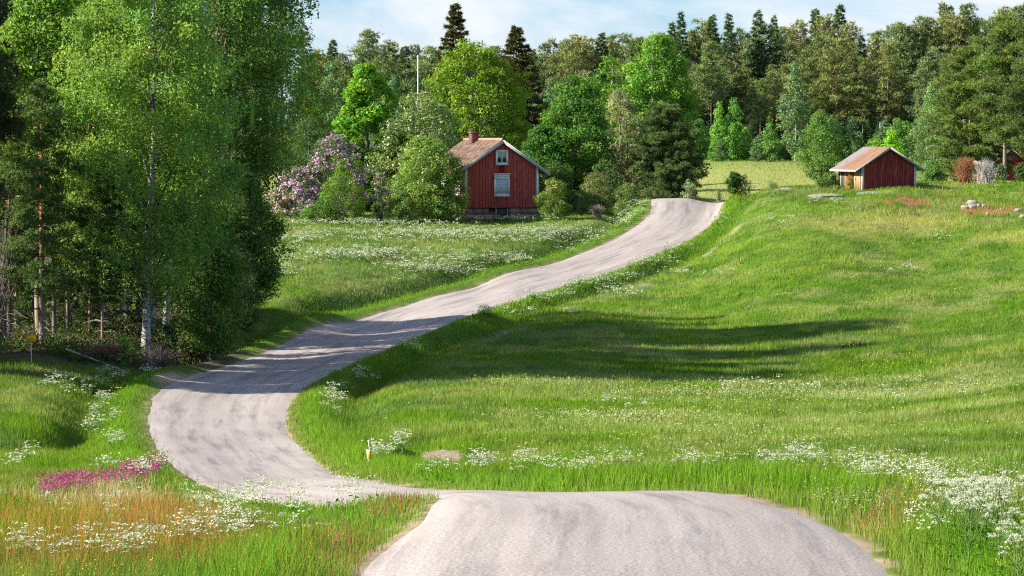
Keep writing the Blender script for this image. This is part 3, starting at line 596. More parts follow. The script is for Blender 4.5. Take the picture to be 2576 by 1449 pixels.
def crown_tree(name, label, cat, u, D, vtop, rpx, cb=.15, shape='round', leaf=.14, nl=12000, ncl=200, cr=.75, col=(.09, .17, .03), var=.16, bark=(.16, .14, .12), bmat=None, tr=.18, seed=0, flowers=None, group=None, lean=0.0, wob=.35, parts=('trunk', 'crown'), flat=.7, weep=0, up=.5, limbs=26, fmat=None, dens=1.0, loc=None, H=None, R=None, inner=.45, hv=.5):
    r = np.random.default_rng(seed + 1000)
    if loc is None: loc, H = place(u, D, vtop); R = rpx / F * D
    root = empty(name, loc, 0, label, cat, group)
    t = (np.arange(ncl) + r.random(ncl)) / ncl; keep = r.random(ncl) < prof(shape, t) ** .8 * 1.0 + .15; t = t[keep]; n = len(t)
    az = r.random(n) * 2 * np.pi; irr = 1 - wob + 2 * wob * fbm(az / 1.1 + 3 * seed, t * 3.3 + seed, seed)
    rad = R * prof(shape, t) * irr * (inner + (1 - inner) * np.sqrt(r.random(n))); rad = np.maximum(rad - cr * .5, rad * .55)
    z0 = H * cb; z = z0 + (H - z0 - cr * .4) * t; lx = lean * z
    cen = np.stack([rad * np.cos(az) + lx, rad * np.sin(az), z], -1)
    crs = cr * r.uniform(.6, 1.25, n) * (0.7 + .3 * prof(shape, t))
    w_ = crs ** 2; cnt = np.maximum((nl * w_ / w_.sum()).astype(int), 8); idx = np.repeat(np.arange(n), cnt); m_ = len(idx)
    d = unit(r.normal(size=(m_, 3))); rr = r.random(m_) ** .45; off = d * rr[:, None] * crs[idx][:, None]; off[:, 2] *= flat
    Pl = cen[idx] + off
    if weep:
        k = r.random(m_); Pl = cen[idx] + off * np.array([1, 1, .5]); s_ = r.integers(0, 9, m_); jx = _h(idx, s_, 3) - .5; jy = _h(idx, s_, 4) - .5
        Pl = cen[idx] + np.stack([jx * 2.2 * crs[idx] + r.normal(0, .05, m_), jy * 2.2 * crs[idx] + r.normal(0, .05, m_), crs[idx] * .4 - k * weep * (0.5 + _h(idx, s_, 8))], -1)
        pm = r.random(m_) < .5; Pl = np.where(pm[:, None], cen[idx] + off, Pl)
        Pl[:, 2] = np.maximum(Pl[:, 2], H * cb * .55 + r.random(m_) * .8)
        nr_l = unit(r.normal(size=(m_, 3)) + np.stack([d[:, 0], d[:, 1], 0 * k], -1) * .4)
    else: nr_l = unit(d * .9 + r.normal(size=(m_, 3)) * .55 + np.array([0, 0, up]))
    c0 = np.array(col) * ({'chestnut': 1.3, 'birch': 1.45, 'lime': 1.05, 'aspen': 1.25}.get(name, 1.45)); cv = 1 + var * (r.random(n) * 2 - 1); hue = r.random(n)[:, None]
    cc = c0 * cv[:, None] * (1 + hv * (hue - .5) * np.array([.7, .1, -.4])); cc = cc[idx] * r.uniform(.72, 1.28, (m_, 1)) * (.62 + .76 * fbm(Pl[:, 0] * .8 + 50, Pl[:, 2] * .8 + 50 + Pl[:, 1] * .5, seed + 3))[:, None]  # broad noise tones the leaf colour to imitate sunlit and shaded clumps
    mb = MB(); quads(mb, Pl, nr_l, leaf * r.uniform(.6, 1.35, m_), cc, r=r); crn = mb.build(parts[1], fmat or M_leaf, root)
    tk = MB(); hz = np.linspace(0, 1, 9); wobx = np.cumsum(r.normal(0, .10, 9)) * H * .03; woby = np.cumsum(r.normal(0, .05, 9)) * H * .03
    pts = np.stack([wobx + lean * hz * H, woby, hz * H * .96 - .15], -1); brk = np.array(bark)
    if tr > .05:
        tk.tube(pts, tr * (1 - hz) ** .8 * np.where(hz < .05, 1.25, 1) + .012, 8, brk)
    else:
        for _ in range(7):
            a_ = r.random() * 6.28; e = np.array([math.cos(a_) * R * .5, math.sin(a_) * R * .5, H * .7]); q_ = np.linspace(0, 1, 5)[:, None]
            tk.tube(q_ * e * np.array([1, 1, 1]) + np.array([0, 0, -.05]), np.linspace(.035, .012, 5), 5, brk)
    for k in (r.choice(n, min(limbs, n), replace=False) if n else []):
        e = cen[k]; zb = max(e[2] - .9 * rad[k] - .3, H * .06); b_ = np.array([np.interp(zb, pts[:, 2], pts[:, 0]), np.interp(zb, pts[:, 2], pts[:, 1]), zb]); q_ = np.linspace(0, 1, 5)[:, None]
        mid = b_ * (1 - q_) + e * q_; mid[:, 2] += (np.sin(q_[:, 0] * np.pi) * .12 * rad[k]); tk.tube(mid, np.linspace(max(tr * .32, .02), .012, 5), 5, brk * (.35 if bmat else .8))
    tk.build(parts[0], bmat or M_bark, root, smooth=True)
    if flowers is not None:
        fc, fn, fs, ftmin = flowers; k = r.choice(m_, fn); k = k[rr[k] > .6] if not weep else k; k = k[(Pl[k, 2] > H * ftmin)]
        o_ = unit(Pl[k] - np.array([0, 0, H * .45])); mb = MB(); nq = 3
        pp = np.repeat(Pl[k] + o_ * .12, nq, 0) + r.normal(0, fs * .35, (len(k) * nq, 3))
        quads(mb, pp, unit(np.repeat(o_, nq, 0) * .6 + r.normal(size=pp.shape) * .4 + np.array([0, 0, .5])), fs, np.array(fc) * r.uniform(.75, 1.15, (len(pp), 1)), .9, r); mb.build('blossom', M_petal, crn)
    return root

def pine_mesh(seed, H, R, cb, nb, tl, tw, nt, k=5, col=(.065, .085, .030), root=None, barkc=((.20, .16, .13), (.50, .22, .09)), tr=.2, shape='pine', fill=1.0, dead=6):
    r = np.random.default_rng(seed + 500); mb = MB(); tk = MB()
    hz = np.linspace(0, 1, 14); wx = np.cumsum(r.normal(0, .04, 14)) * H * .02; pts = np.stack([wx, wx * .6, hz * H * .985 - .2], -1)
    bc = np.array(barkc[0])[None] * (1 - sstep(.3, .55, hz))[:, None] + np.array(barkc[1])[None] * sstep(.3, .55, hz)[:, None]
    tk.tube(pts, tr * (1 - hz * .93), 8, bc)
    c0 = np.array(col); Ps = []; Ds = []; Cs = []
    for b in range(nb):
        t = ((b + r.random()) / nb) ** .9; h = H * (cb + (1 - cb) * t * .97)
        az = b * 2.4 + r.random() * 1.0
        if shape == 'pine': L_b = R * (np.sin(np.pi * (.22 + .70 * t)) ** .8) * r.uniform(.55, 1.15); rise = r.uniform(.0, .4) * L_b + .1
        else: L_b = R * (1 - t) ** .8 * r.uniform(.75, 1.12) + .15; rise = -(.30 - .45 * t) * L_b
        bx = np.interp(h, pts[:, 2], pts[:, 0]); by = bx * .6
        e = np.array([bx + math.cos(az) * L_b, by + math.sin(az) * L_b, h + rise]); s0 = np.array([bx, by, h])
        q_ = np.linspace(0, 1, 5)[:, None]; cv = s0 * (1 - q_) + e * q_; cv[:, 2] -= np.sin(q_[:, 0] * np.pi) * .08 * L_b
        tk.tube(cv, np.linspace(.04, .008, 5) * (H / 20 + .2), 3, np.array([.16, .13, .10]), cap=False)
        tone = r.uniform(.75, 1.3) * np.array([r.uniform(.92, 1.2), 1, r.uniform(.7, 1.1)])
        if shape == 'pine':
            ncl = max(2, int(L_b * 2.0))
            for c in range(ncl):
                f = r.uniform(.3, 1.02); p = s0 * (1 - f) + e * f + np.array([r.normal(0, .35), r.normal(0, .35), r.uniform(0, .3)]) * min(1, L_b * .5)
                m_ = int(nt * fill * r.uniform(.6, 1.3)); rad = r.uniform(.35, .75) * min(1, .4 + L_b * .3) * (H / 18 + .15)
                o = unit(r.normal(size=(m_, 3))) * (r.random((m_, 1)) ** .4) * rad * np.array([1, 1, .55]); Ps.append(p + o); Ds.append(unit(o + np.array([0, 0, .5 * rad]))); Cs.append(np.tile(c0 * tone * r.uniform(.85, 1.15), (m_, 1)))
        else:
            m_ = int(nt * fill * (L_b * 2.2 + 1)); f = r.random(m_) ** .7; sd = r.normal(0, 1, m_) * .28 * L_b * (1 - f * .7)
            px = -math.sin(az); py = math.cos(az); base = s0[None] * (1 - f[:, None]) + e[None] * f[:, None]
            base = base + np.stack([px * sd, py * sd, -np.abs(sd) * .35 - r.random(m_) * .15], -1)
            Ps.append(base); Ds.append(unit(np.stack([math.cos(az) + px * np.sign(sd) * .8, math.sin(az) + py * np.sign(sd) * .8, -.35 + 0 * sd], -1))); Cs.append(np.tile(c0 * tone, (m_, 1)))
    for b in range(dead):
        h = H * cb * r.uniform(.35, 1); az = r.random() * 6.28; l = r.uniform(.5, 1.6); tk.tube([(0, 0, h), (math.cos(az) * l * .5, math.sin(az) * l * .5, h + .05), (math.cos(az) * l, math.sin(az) * l, h - .1 * l)], [.02, .014, .006], 4, (.2, .18, .16), cap=False)
    Ps = np.concatenate(Ps); Ds = np.concatenate(Ds); Cs = np.concatenate(Cs) * r.uniform(.75, 1.25, (len(Ps), 1))
    tufts(mb, Ps, Ds, k, tl, tw, Cs, .75 if shape == 'pine' else .45, r)
    tk.build('trunk', M_bark, root, smooth=True); mb.build('crown', M_needle, root)
def conifer(name, label, u, D, vtop, rpx, cb, seed, shape='pine', nb=70, tl=.22, tw=.05, nt=34, k=5, col=(.065, .085, .03), group=None, tr=.17, fill=1, dead=6, **kw):
    loc, H = place(u, D, vtop); root = empty(name, loc, RNG.uniform(0, 6), label, 'pine' if shape == 'pine' else 'spruce', group)
    pine_mesh(seed, H, rpx / F * D, cb, nb, tl, tw, nt, k, col, root, tr=tr, shape=shape, fill=fill, dead=dead, **kw); return root

# ---- wood on the left
BC = (.40, .38, .35)
crown_tree('birch', 'large weeping birch with pale green curtains of leaves over the roadside wood', 'tree', 362, 150, -240, 255, .15, 'egg', .13, 140000, 330, 1.05, (.155, .25, .05), .2, BC, M_birch, .19, 1, weep=1.4, lean=.02, limbs=40)
crown_tree('birch', 'birch with a white sunlit trunk, rightmost of the trunks behind the big birch', 'tree', 412, 163, -150, 190, .24, 'egg', .14, 46000, 180, .95, (.10, .18, .035), .2, BC, M_birch, .17, 2, weep=1.6, lean=.015)
crown_tree('birch', 'slim birch whose pale trunk stands just right of the big dark trunk', 'tree', 381, 169, -60, 150, .34, 'egg', .14, 26000, 160, .8, (.11, .19, .035), .2, BC, M_birch, .12, 3, weep=1.5)
crown_tree('birch', 'birch with yellowish lit trunk left of the big dark birch trunk', 'tree', 318, 173, -110, 150, .36, 'egg', .14, 26000, 170, .8, (.13, .21, .035), .2, BC, M_birch, .13, 4, weep=1.5)
crown_tree('birch', 'tall dark birch with twigs hanging against the sky at the top', 'tree', 540, 160, -210, 262, .40, 'round', .15, 90000, 290, 1.05, (.085, .15, .028), .2, (.2, .17, .14), None, .2, 5, weep=1.6, wob=.42)
crown_tree('aspen', 'bright leafy aspen with brown trunk at the top of the wood', 'tree', 262, 163, -180, 150, .42, 'round', .2, 34000, 190, .95, (.16, .26, .03), .22, (.26, .2, .14), None, .16, 6, limbs=30)
crown_tree('aspen', 'bright leafy aspen nearest the left edge of the picture', 'tree', 100, 155, -160, 130, .38, 'round', .2, 32000, 180, .95, (.15, .25, .03), .22, (.26, .2, .14), None, .16, 7, limbs=30)
crown_tree('rowan', 'small yellow green rowan lit between the dark pines', 'tree', 172, 158, 235, 62, .3, 'egg', .14, 5000, 60, .6, (.13, .21, .025), .2, (.2, .17, .14), None, .08, 8)
crown_tree('alder', 'dark green alder behind the weeping birch', 'tree', 705, 302, -30, 145, .12, 'egg', .18, 40000, 280, 1.1, (.07, .13, .024), .2, (.12, .1, .09), None, .2, 9)
crown_tree('alder', 'dark broad alder filling the gap above the birch trunks', 'tree', 560, 306, -90, 170, .1, 'round', .2, 40000, 260, 1.1, (.06, .11, .022), .2, (.12, .1, .09), None, .2, 10)
crown_tree('alder', 'low alder with bare dark branch reaching over the flower meadow', 'tree', 628, 178, 400, 105, .1, 'egg', .14, 30000, 190, .8, (.07, .13, .024), .2, (.10, .085, .07), None, .13, 11, limbs=40)
crown_tree('alder', 'leafy alder hanging low over the road verge at the foot of the wood', 'tree', 530, 156, 440, 100, .04, 'egg', .14, 26000, 170, .8, (.08, .145, .026), .2, (.1, .085, .07), None, .1, 430, limbs=30)
crown_tree('maple', 'yellow green maple peeping out behind the dark alder', 'tree', 785, 305, 128, 62, .2, 'egg', .16, 8000, 90, .8, (.13, .23, .02), .2, (.2, .17, .14), None, .12, 12)
crown_tree('willow', 'dusky green willow right of the alder above the lilacs', 'tree', 775, 262, 290, 78, .05, 'dome', .14, 12000, 120, .8, (.06, .11, .03), .2, (.2, .17, .14), None, .1, 13)
conifer('spruce', 'dark spruce with its tip beside the hanging birch twigs', 768, 325, 50, 66, .1, 14, 'spruce', 64, .34, .08, 9, 4, (.04, .06, .022))
conifer('spruce', 'dark slim spruce between the aspens and the front pines', 222, 159, 130, 78, .1, 15, 'spruce', 70, .24, .05, 12, 4, (.04, .058, .02))
conifer('pine', 'dense pine with a reddish trunk right behind the yellow notice board', 105, 147, 205, 118, .15, 16, nb=80, nt=52, tl=.2, tw=.035, col=(0.099, 0.171, 0.046), tr=.19)
conifer('pine', 'thin pine standing close behind the reddish pine trunk', 134, 153, 310, 92, .16, 17, nb=62, nt=44, tl=.2, tw=.035, col=(0.088, 0.154, 0.043), tr=.12)
conifer('pine', 'slender pine rising behind the brush pile', 256, 149, 395, 92, .17, 18, nb=62, nt=44, tl=.2, tw=.035, col=(0.088, 0.149, 0.043), tr=.09)
conifer('pine', 'dusky pine at the left edge with bare lower twigs', 22, 152, 300, 105, .2, 19, nb=70, nt=46, tl=.2, tw=.035, col=(0.096, 0.154, 0.046), tr=.15, dead=30)
conifer('pine', 'shaded pine in the middle of the wood left of the birch trunks', 190, 166, 260, 90, .1, 20, nb=64, nt=40, tl=.22, tw=.04, col=(0.079, 0.140, 0.040), tr=.13)
FB = 'dark pines closing the wood behind the birches'
for k, (u, D, vt, rp) in enumerate([(-60, 255, -90, 90), (30, 262, -40, 90), (330, 266, -80, 90), (440, 270, -20, 90), (500, 276, 40, 85), (640, 278, 30, 80), (230, 264, -60, 80), (120, 250, 40, 80)]):
    conifer('pine', 'dark pine deep in the wood behind the birches', u, D, vt, rp, .12, 40 + k, nb=60, nt=26, tl=.34, tw=.08, k=4, col=(0.065, 0.102, 0.036), group=FB)
for k, (u, D, vt, rp) in enumerate([(150, 190, 420, 90), (20, 186, 480, 90), (300, 200, 430, 100), (420, 196, 480, 95), (520, 214, 520, 90), (215, 182, 600, 70), (460, 184, 640, 60)]):
    conifer('spruce', 'young shaded spruce under the tall trees of the wood', u, D, vt, rp, .03, 60 + k, 'spruce', 56, .3, .07, 10, 4, (.035, .055, .02), group='young spruces under the tall trees')
for k, (u, D, vt, rp) in enumerate([(-330, 138, -300, 190), (-430, 141, -330, 190), (-200, 165, -300, 190), (-330, 172, -300, 170), (-300, 132, -240, 180)]):
    crown_tree('birch', 'birch standing outside the left edge of the picture', 'tree', u, D, vt, rp, .12, 'egg', .36, 20000, 200, 1.1, (.1, .18, .03), .2, BC, M_birch, .16, 80 + k, group='birches beyond the left edge')
SH = 'shrub'
for k, (u, D, vt) in enumerate([(-95, 137, -330), (-120, 142, -340), (-170, 134, -300)]):
    conifer('pine', 'tall pine just beyond the left edge of the picture', u, D, vt, 125, .25, 90 + k, nb=110, nt=60, tl=.3, tw=.07, col=(.07, .09, .035), tr=.2, group='pines just beyond the left edge')
crown_tree('juniper', 'dark bushy juniper at the right foot of the wood', SH, 606, 173, 600, 62, .0, 'egg', .1, 12000, 110, .55, (.045, .07, .022), .2, (.1, .08, .07), None, .04, 21, parts=('stem', 'foliage'))
crown_tree('shrub', 'low dark shrub on the bank above the road verge', SH, 545, 170, 735, 62, 0, 'dome', .1, 7000, 80, .45, (.055, .085, .024), .2, (.12, .1, .08), None, .03, 22, parts=('stem', 'foliage'))
crown_tree('shrub', 'mossy green shrub lit beside the white birch trunk', SH, 448, 160, 790, 58, 0, 'dome', .1, 6000, 70, .4, (.075, .115, .024), .2, (.12, .1, .08), None, .03, 23, parts=('stem', 'foliage'))
crown_tree('shrub', 'brownish shrub on the bank right of the big birch trunk', SH, 480, 157, 835, 60, 0, 'dome', .1, 6000, 70, .4, (.06, .065, .03), .2, (.14, .1, .08), None, .03, 24, parts=('stem', 'foliage'))
crown_tree('sapling', 'bright green sapling in front of the big birch foot', 'sapling', 311, 143.5, 845, 22, .1, 'egg', .10, 700, 20, .25, (.11, .22, .02), .2, (.12, .1, .08), None, .02, 25, parts=('stem', 'foliage'))
def twiggy(name, label, u, D, vtop, rpx, seed, col, n=260, cat='shrub', spiky=.5, w_=.018, arch=.3, group=None, loc=None):
    r = np.random.default_rng(seed); loc_, H = place(u, D, vtop); R = rpx / F * D; root = empty(name, loc_, 0, label, cat, group); mb = MB(); t2 = MB()
    for k in range(n):
        a_ = r.random() * 6.28; l = r.uniform(.5, 1); q0 = r.random() ** .5 * l / .9; e = np.array([math.cos(a_) * R * q0, math.sin(a_) * R * q0, H * math.sqrt(max(1 - .9 * min(q0, 1) ** 2, .05)) * r.uniform(.6, 1.08)])
        q_ = np.linspace(0, 1, 6)[:, None]; b0 = np.array([r.normal(0, R * .18), r.normal(0, R * .18), 0]); c = b0 * (1 - q_) + e * q_ + r.normal(0, .05, (6, 3)) * q_; c[:, 2] += np.sin(q_[:, 0] * 3.1) * arch * H * .3
        (mb if k % 6 == 0 else t2).tube(c, np.linspace(w_ * 1.6 if k % 6 == 0 else w_, w_ * .4, 6), 3, np.array(col) * r.uniform(.7, 1.25), cap=False)
    mb.build('stem', M_bark, root); t2.build('twigs', M_bark, root); return root
twiggy('brush_pile', 'heap of dead reddish brown branches at the edge of the wood', 262, 144, 862, 88, 31, (.30, .15, .09), 420, 'brush pile', w_=.014, arch=.5)
twiggy('dead_branches', 'tangle of grey dead twigs in front of the big birch trunk', 395, 146.5, 868, 72, 32, (.17, .14, .12), 260, 'dead branches', w_=.012, arch=.3)
twiggy('bare_shrub', 'bare grey twigs at the left edge of the wood', -5, 147, 520, 62, 33, (.24, .21, .18), 160, w_=.014)
mb = MB(); a_ = P(165, 878, 142.5); b_ = P(325, 938, 141.5); q_ = np.linspace(0, 1, 7)[:, None]; mid = a_ * (1 - q_) + b_ * q_; mid = mid - a_
mb.tube(mid, np.linspace(.055, .02, 7), 7, (.33, .29, .22)); lg = mb.build('fallen_trunk', M_bark); lg.location = tuple(a_); tag(lg, 'thin fallen trunk lying aslant across the brush pile', 'log')

# ---- trees and shrubs round the red house
crown_tree('chestnut', 'vivid green chestnut tree behind the lilacs', 'tree', 925, 264, 156, 112, .05, 'dome', .28, 26000, 190, .95, (.115, .26, .015), .16, (.2, .16, .13), None, .22, 101, flat=.5, up=1.1, flowers=((.6, .62, .35), 160, .2, .4), wob=.3)
crown_tree('elder', 'large elder covered in creamy white blossom left of the house', 'tree', 1050, 262, 232, 140, .02, 'dome', .15, 44000, 300, .9, (.12, .175, .055), .14, (.2, .17, .14), None, .12, 102, flowers=((.66, .68, .42), 1500, .16, .15), wob=.22)
crown_tree('shrub', 'tall pale green shrub leaning on the left corner of the house', SH, 1076, 246.5, 332, 106, 0, 'dome', .14, 42000, 260, .7, (.135, .205, .04), .16, (.2, .17, .14), None, .05, 103, parts=('stem', 'foliage'), flowers=((.62, .66, .4), 420, .12, .3), wob=.25)
crown_tree('shrub', 'yellow green shrub in front of the lilacs', SH, 862, 243, 398, 66, 0, 'egg', .12, 11000, 120, .55, (.10, .18, .018), .16, (.2, .17, .14), None, .04, 104, parts=('stem', 'foliage'), wob=.25)
LI = ((.66, .38, .62), 2600, .15, .2)
crown_tree('lilac', 'tall lilac in purple bloom rising behind the green shrub', 'lilac', 842, 252, 335, 92, 0, 'dome', .13, 16000, 140, .6, (.085, .14, .035), .16, (.2, .17, .14), None, .05, 105, parts=('stem', 'foliage'), flowers=LI, wob=.3)
crown_tree('lilac', 'lilac in pale purple bloom at the left end of the garden', 'lilac', 748, 249, 425, 72, 0, 'dome', .13, 9000, 90, .55, (.085, .14, .035), .16, (.2, .17, .14), None, .05, 106, parts=('stem', 'foliage'), flowers=((.68, .43, .60), 1700, .15, .15), wob=.3)
crown_tree('lilac', 'small lilac sprig blooming before the elder', 'lilac', 958, 244.5, 425, 36, 0, 'egg', .12, 3500, 50, .4, (.085, .14, .035), .16, (.2, .17, .14), None, .04, 107, parts=('stem', 'foliage'), flowers=((.58, .34, .52), 420, .14, .45))
crown_tree('shrub', 'low leafy bush at the foot of the elder', SH, 1010, 243.5, 480, 48, 0, 'dome', .12, 5000, 60, .45, (.10, .17, .03), .16, (.2, .17, .14), None, .04, 108, parts=('stem', 'foliage'))
crown_tree('shrub', 'low leafy bush under the left lilac', SH, 800, 242.5, 505, 52, 0, 'dome', .12, 5000, 60, .45, (.085, .16, .025), .16, (.2, .17, .14), None, .04, 109, parts=('stem', 'foliage'))
crown_tree('lime', 'big rounded yellow green lime tree behind the house', 'tree', 1190, 287, 100, 166, .1, 'dome', .22, 60000, 380, 1.0, (.165, .27, .018), .2, (.2, .18, .15), None, .3, 110, wob=.28, limbs=60)
crown_tree('maple', 'dark green dense maple to the right of the house', 'tree', 1448, 276, 182, 106, .03, 'round', .21, 40000, 260, .95, (.065, .155, .018), .18, (.15, .12, .1), None, .22, 111, wob=.25)
crown_tree('maple', 'lower dark maple touching the right slope of the roof', 'tree', 1368, 273, 310, 76, .03, 'round', .19, 22000, 150, .8, (.055, .14, .018), .18, (.15, .12, .1), None, .15, 112, wob=.25)
crown_tree('aspen', 'broad bright green aspen behind the grey willow', 'tree', 1650, 292, 82, 122, .06, 'round', .25, 42000, 260, 1.0, (.115, .235, .025), .16, (.3, .28, .24), None, .25, 113, wob=.28)
crown_tree('aspen', 'lower bright aspen left of the broad one', 'tree', 1535, 297, 135, 92, .06, 'round', .22, 13000, 130, 1.0, (.10, .215, .025), .16, (.3, .28, .24), None, .2, 114, wob=.28)
crown_tree('aspen', 'shaded right flank aspen by the field corner', 'tree', 1722, 294, 190, 62, .05, 'egg', .22, 10000, 110, .9, (.075, .15, .03), .16, (.3, .28, .24), None, .15, 115)
crown_tree('willow', 'pale greyish willow with feathery leaves', 'tree', 1560, 283, 222, 80, .03, 'round', .17, 30000, 210, .7, (.20, .225, .115), .14, (.25, .21, .18), None, .15, 116, wob=.25)
crown_tree('willow', 'brownish sparse willow crown below the grey one', 'tree', 1580, 277, 330, 62, .02, 'egg', .13, 9000, 110, .6, (.13, .135, .065), .14, (.22, .17, .15), None, .1, 117)
conifer('pine', 'dark bushy pine with branches down to the ground beside the road crest', 1672, 271, 268, 92, .02, 118, nb=130, nt=44, tl=.26, tw=.055, col=(0.099, 0.158, 0.050))
conifer('pine', 'low dark pine hugging the road crest', 1712, 269, 380, 52, .0, 119, nb=60, nt=40, tl=.24, tw=.055, col=(0.079, 0.135, 0.046))
crown_tree('shrub', 'leafy branch of a shrub reaching out over the pale field', SH, 1738, 279, 408, 26, .25, 'round', .15, 900, 26, .4, (.10, .17, .04), .16, (.2, .17, .14), None, .03, 120, parts=('stem', 'foliage'))
crown_tree('shrub', 'dark understory bush between the maples', SH, 1520, 268, 400, 52, 0, 'dome', .15, 7000, 80, .6, (.05, .10, .02), .16, (.2, .17, .14), None, .04, 121, parts=('stem', 'foliage'))
crown_tree('shrub', 'dim bush behind the right corner of the house', SH, 1400, 266, 400, 55, 0, 'dome', .15, 7000, 80, .6, (.05, .10, .02), .16, (.2, .17, .14), None, .04, 122, parts=('stem', 'foliage'))
crown_tree('spiraea', 'round shrub with reddish tips at the right corner of the house', SH, 1392, 246.5, 446, 48, 0, 'dome', .11, 9000, 90, .5, (.115, .175, .03), .16, (.2, .17, .14), None, .04, 123, parts=('stem', 'foliage'), flowers=((.36, .20, .09), 420, .12, .62))
crown_tree('spiraea', 'brownish green round shrub between the house and the road', SH, 1497, 253, 430, 52, 0, 'dome', .11, 9000, 90, .5, (.12, .155, .04), .16, (.2, .17, .14), None, .04, 124, parts=('stem', 'foliage'), flowers=((.30, .19, .10), 420, .12, .62))
crown_tree('shrub', 'small dark shrub filling the hollow behind the round shrubs', SH, 1445, 257, 478, 42, 0, 'dome', .12, 4000, 50, .5, (.06, .10, .025), .16, (.2, .17, .14), None, .04, 125, parts=('stem', 'foliage'))
crown_tree('shrub', 'leafy shrub beside the road crest below the willow', SH, 1580, 262, 460, 48, 0, 'dome', .12, 5000, 60, .5, (.095, .145, .035), .16, (.2, .17, .14), None, .04, 126, parts=('stem', 'foliage'))
crown_tree('shrub', 'low green shrub under the bushy pine', SH, 1640, 266, 468, 45, 0, 'dome', .12, 4000, 50, .45, (.08, .12, .035), .16, (.2, .17, .14), None, .04, 127, parts=('stem', 'foliage'))
twiggy('bare_shrub', 'small bare greyish shrub in front of the brownish round shrub', 1503, 248, 512, 26, 128, (.28, .22, .18), 160, w_=.02)
conifer('spruce', 'tallest spruce, tip touching the top of the picture behind the lime tree', 1145, 322, -6, 128, .05, 130, 'spruce', 110, .42, .12, 16, 5, (.085, .088, .025))
conifer('spruce', 'dark spruce standing to the right behind the lime tree', 1298, 312, 52, 140, .05, 131, 'spruce', 110, .42, .12, 16, 5, (.075, .08, .028))


for k, (u, D, vt, rp) in enumerate([(880, 300, 300, 70), (985, 305, 280, 70), (1110, 312, 260, 80), (1260, 308, 300, 80), (1340, 300, 330, 70), (1480, 300, 330, 75), (1600, 300, 330, 70), (820, 290, 340, 60)]):
    crown_tree('maple', 'shadowy deciduous tree filling the gap behind the garden trees', 'tree', u, D, vt, rp, .02, 'egg', .24, 9000, 110, 1.0, (.055, .11, .025), .18, (.15, .12, .1), None, .14, 400 + k, group='gap filling trees behind the garden')
crown_tree('shrub', 'small bush at the left side of the red outbuilding', SH, 2518, 262, 408, 18, 0, 'egg', .13, 1800, 30, .4, (.07, .12, .03), .16, (.2, .17, .14), None, .04, 420, parts=('stem', 'foliage'))
crown_tree('shrub', 'dark bush at the right side of the red outbuilding', SH, 2566, 262, 398, 22, 0, 'egg', .13, 2400, 40, .45, (.06, .10, .025), .16, (.2, .17, .14), None, .04, 421, parts=('stem', 'foliage'))
crown_tree('shrub', 'leafy bush hiding the lower left wall of the house', SH, 1106, 245, 420, 42, 0, 'dome', .13, 11000, 70, .5, (.12, .2, .035), .16, (.2, .17, .14), None, .04, 422, parts=('stem', 'foliage'))

# ---- ridge and shed surroundings
crown_tree('birch', 'leafy birch growing against the left wall of the shed', 'tree', 2066, 248, 262, 66, .10, 'egg', .13, 14000, 130, .7, (.10, .185, .03), .16, BC, M_birch, .1, 140, wob=.3, limbs=30)
crown_tree('shrub', 'leafy undergrowth bush at the foot of the shed birch', SH, 2085, 246, 432, 36, 0, 'dome', .12, 3500, 50, .4, (.08, .15, .03), .16, (.2, .17, .14), None, .04, 141, parts=('stem', 'foliage'))
crown_tree('maple', 'small luminous green maple above the shed roof', 'tree', 2242, 330, 322, 40, .1, 'egg', .2, 6000, 80, .7, (.16, .33, .012), .14, (.2, .17, .14), None, .1, 142)
crown_tree('maple', 'low luminous bush left of the small maple', 'shrub', 2200, 326, 352, 26, .0, 'dome', .2, 2500, 40, .6, (.14, .27, .015), .14, (.2, .17, .14), None, .05, 143)
crown_tree('willow', 'bluish green willow at the right of the shed', 'tree', 2348, 300, 190, 62, .03, 'egg', .17, 15000, 150, .8, (.115, .19, .065), .14, (.3, .27, .22), None, .14, 144, wob=.3)
crown_tree('shrub', 'green bush seen just past the right wall of the shed', SH, 2345, 272, 402, 36, 0, 'dome', .15, 4500, 60, .55, (.085, .165, .035), .14, (.2, .17, .14), None, .05, 145, parts=('stem', 'foliage'))
conifer('pine', 'broad olive pine right of the shed', 2440, 272, 118, 98, .14, 150, nb=110, nt=40, tl=.26, tw=.055, col=(0.144, 0.219, 0.050), tr=.2)
conifer('pine', 'tall olive pine with a forked trunk near the right edge', 2528, 266, 40, 92, .2, 151, nb=110, nt=40, tl=.26, tw=.055, col=(0.135, 0.208, 0.050), tr=.2)
conifer('pine', 'pine cut by the right edge of the picture', 2600, 262, 10, 90, .12, 152, nb=110, nt=38, tl=.26, tw=.055, col=(0.120, 0.186, 0.050), tr=.2)
conifer('pine', 'lower dark pine between the red brown shrub and the right edge', 2490, 280, 250, 70, .02, 153, nb=80, nt=36, tl=.26, tw=.055, col=(0.096, 0.158, 0.043), tr=.12)
conifer('pine', 'young bushy pine right behind the shed corner', 2400, 276, 290, 50, .02, 154, nb=70, nt=34, tl=.26, tw=.055, col=(0.144, 0.230, 0.053), tr=.1)
twiggy('bare_shrub', 'round red brown leafless shrub under the olive pines', 2428, 254, 392, 40, 155, (.34, .15, .07), 420, w_=.02)
twiggy('bare_shrub', 'silver grey leafless shrub beside the red brown one', 2478, 253, 398, 42, 156, (.42, .39, .36), 340, w_=.018)
conifer('pine', 'small dark pine bush on the ridge above the road bend', 1848, 249, 440, 19, .0, 157, nb=50, nt=22, tl=.26, tw=.05, col=(0.079, 0.164, 0.042), tr=.05)
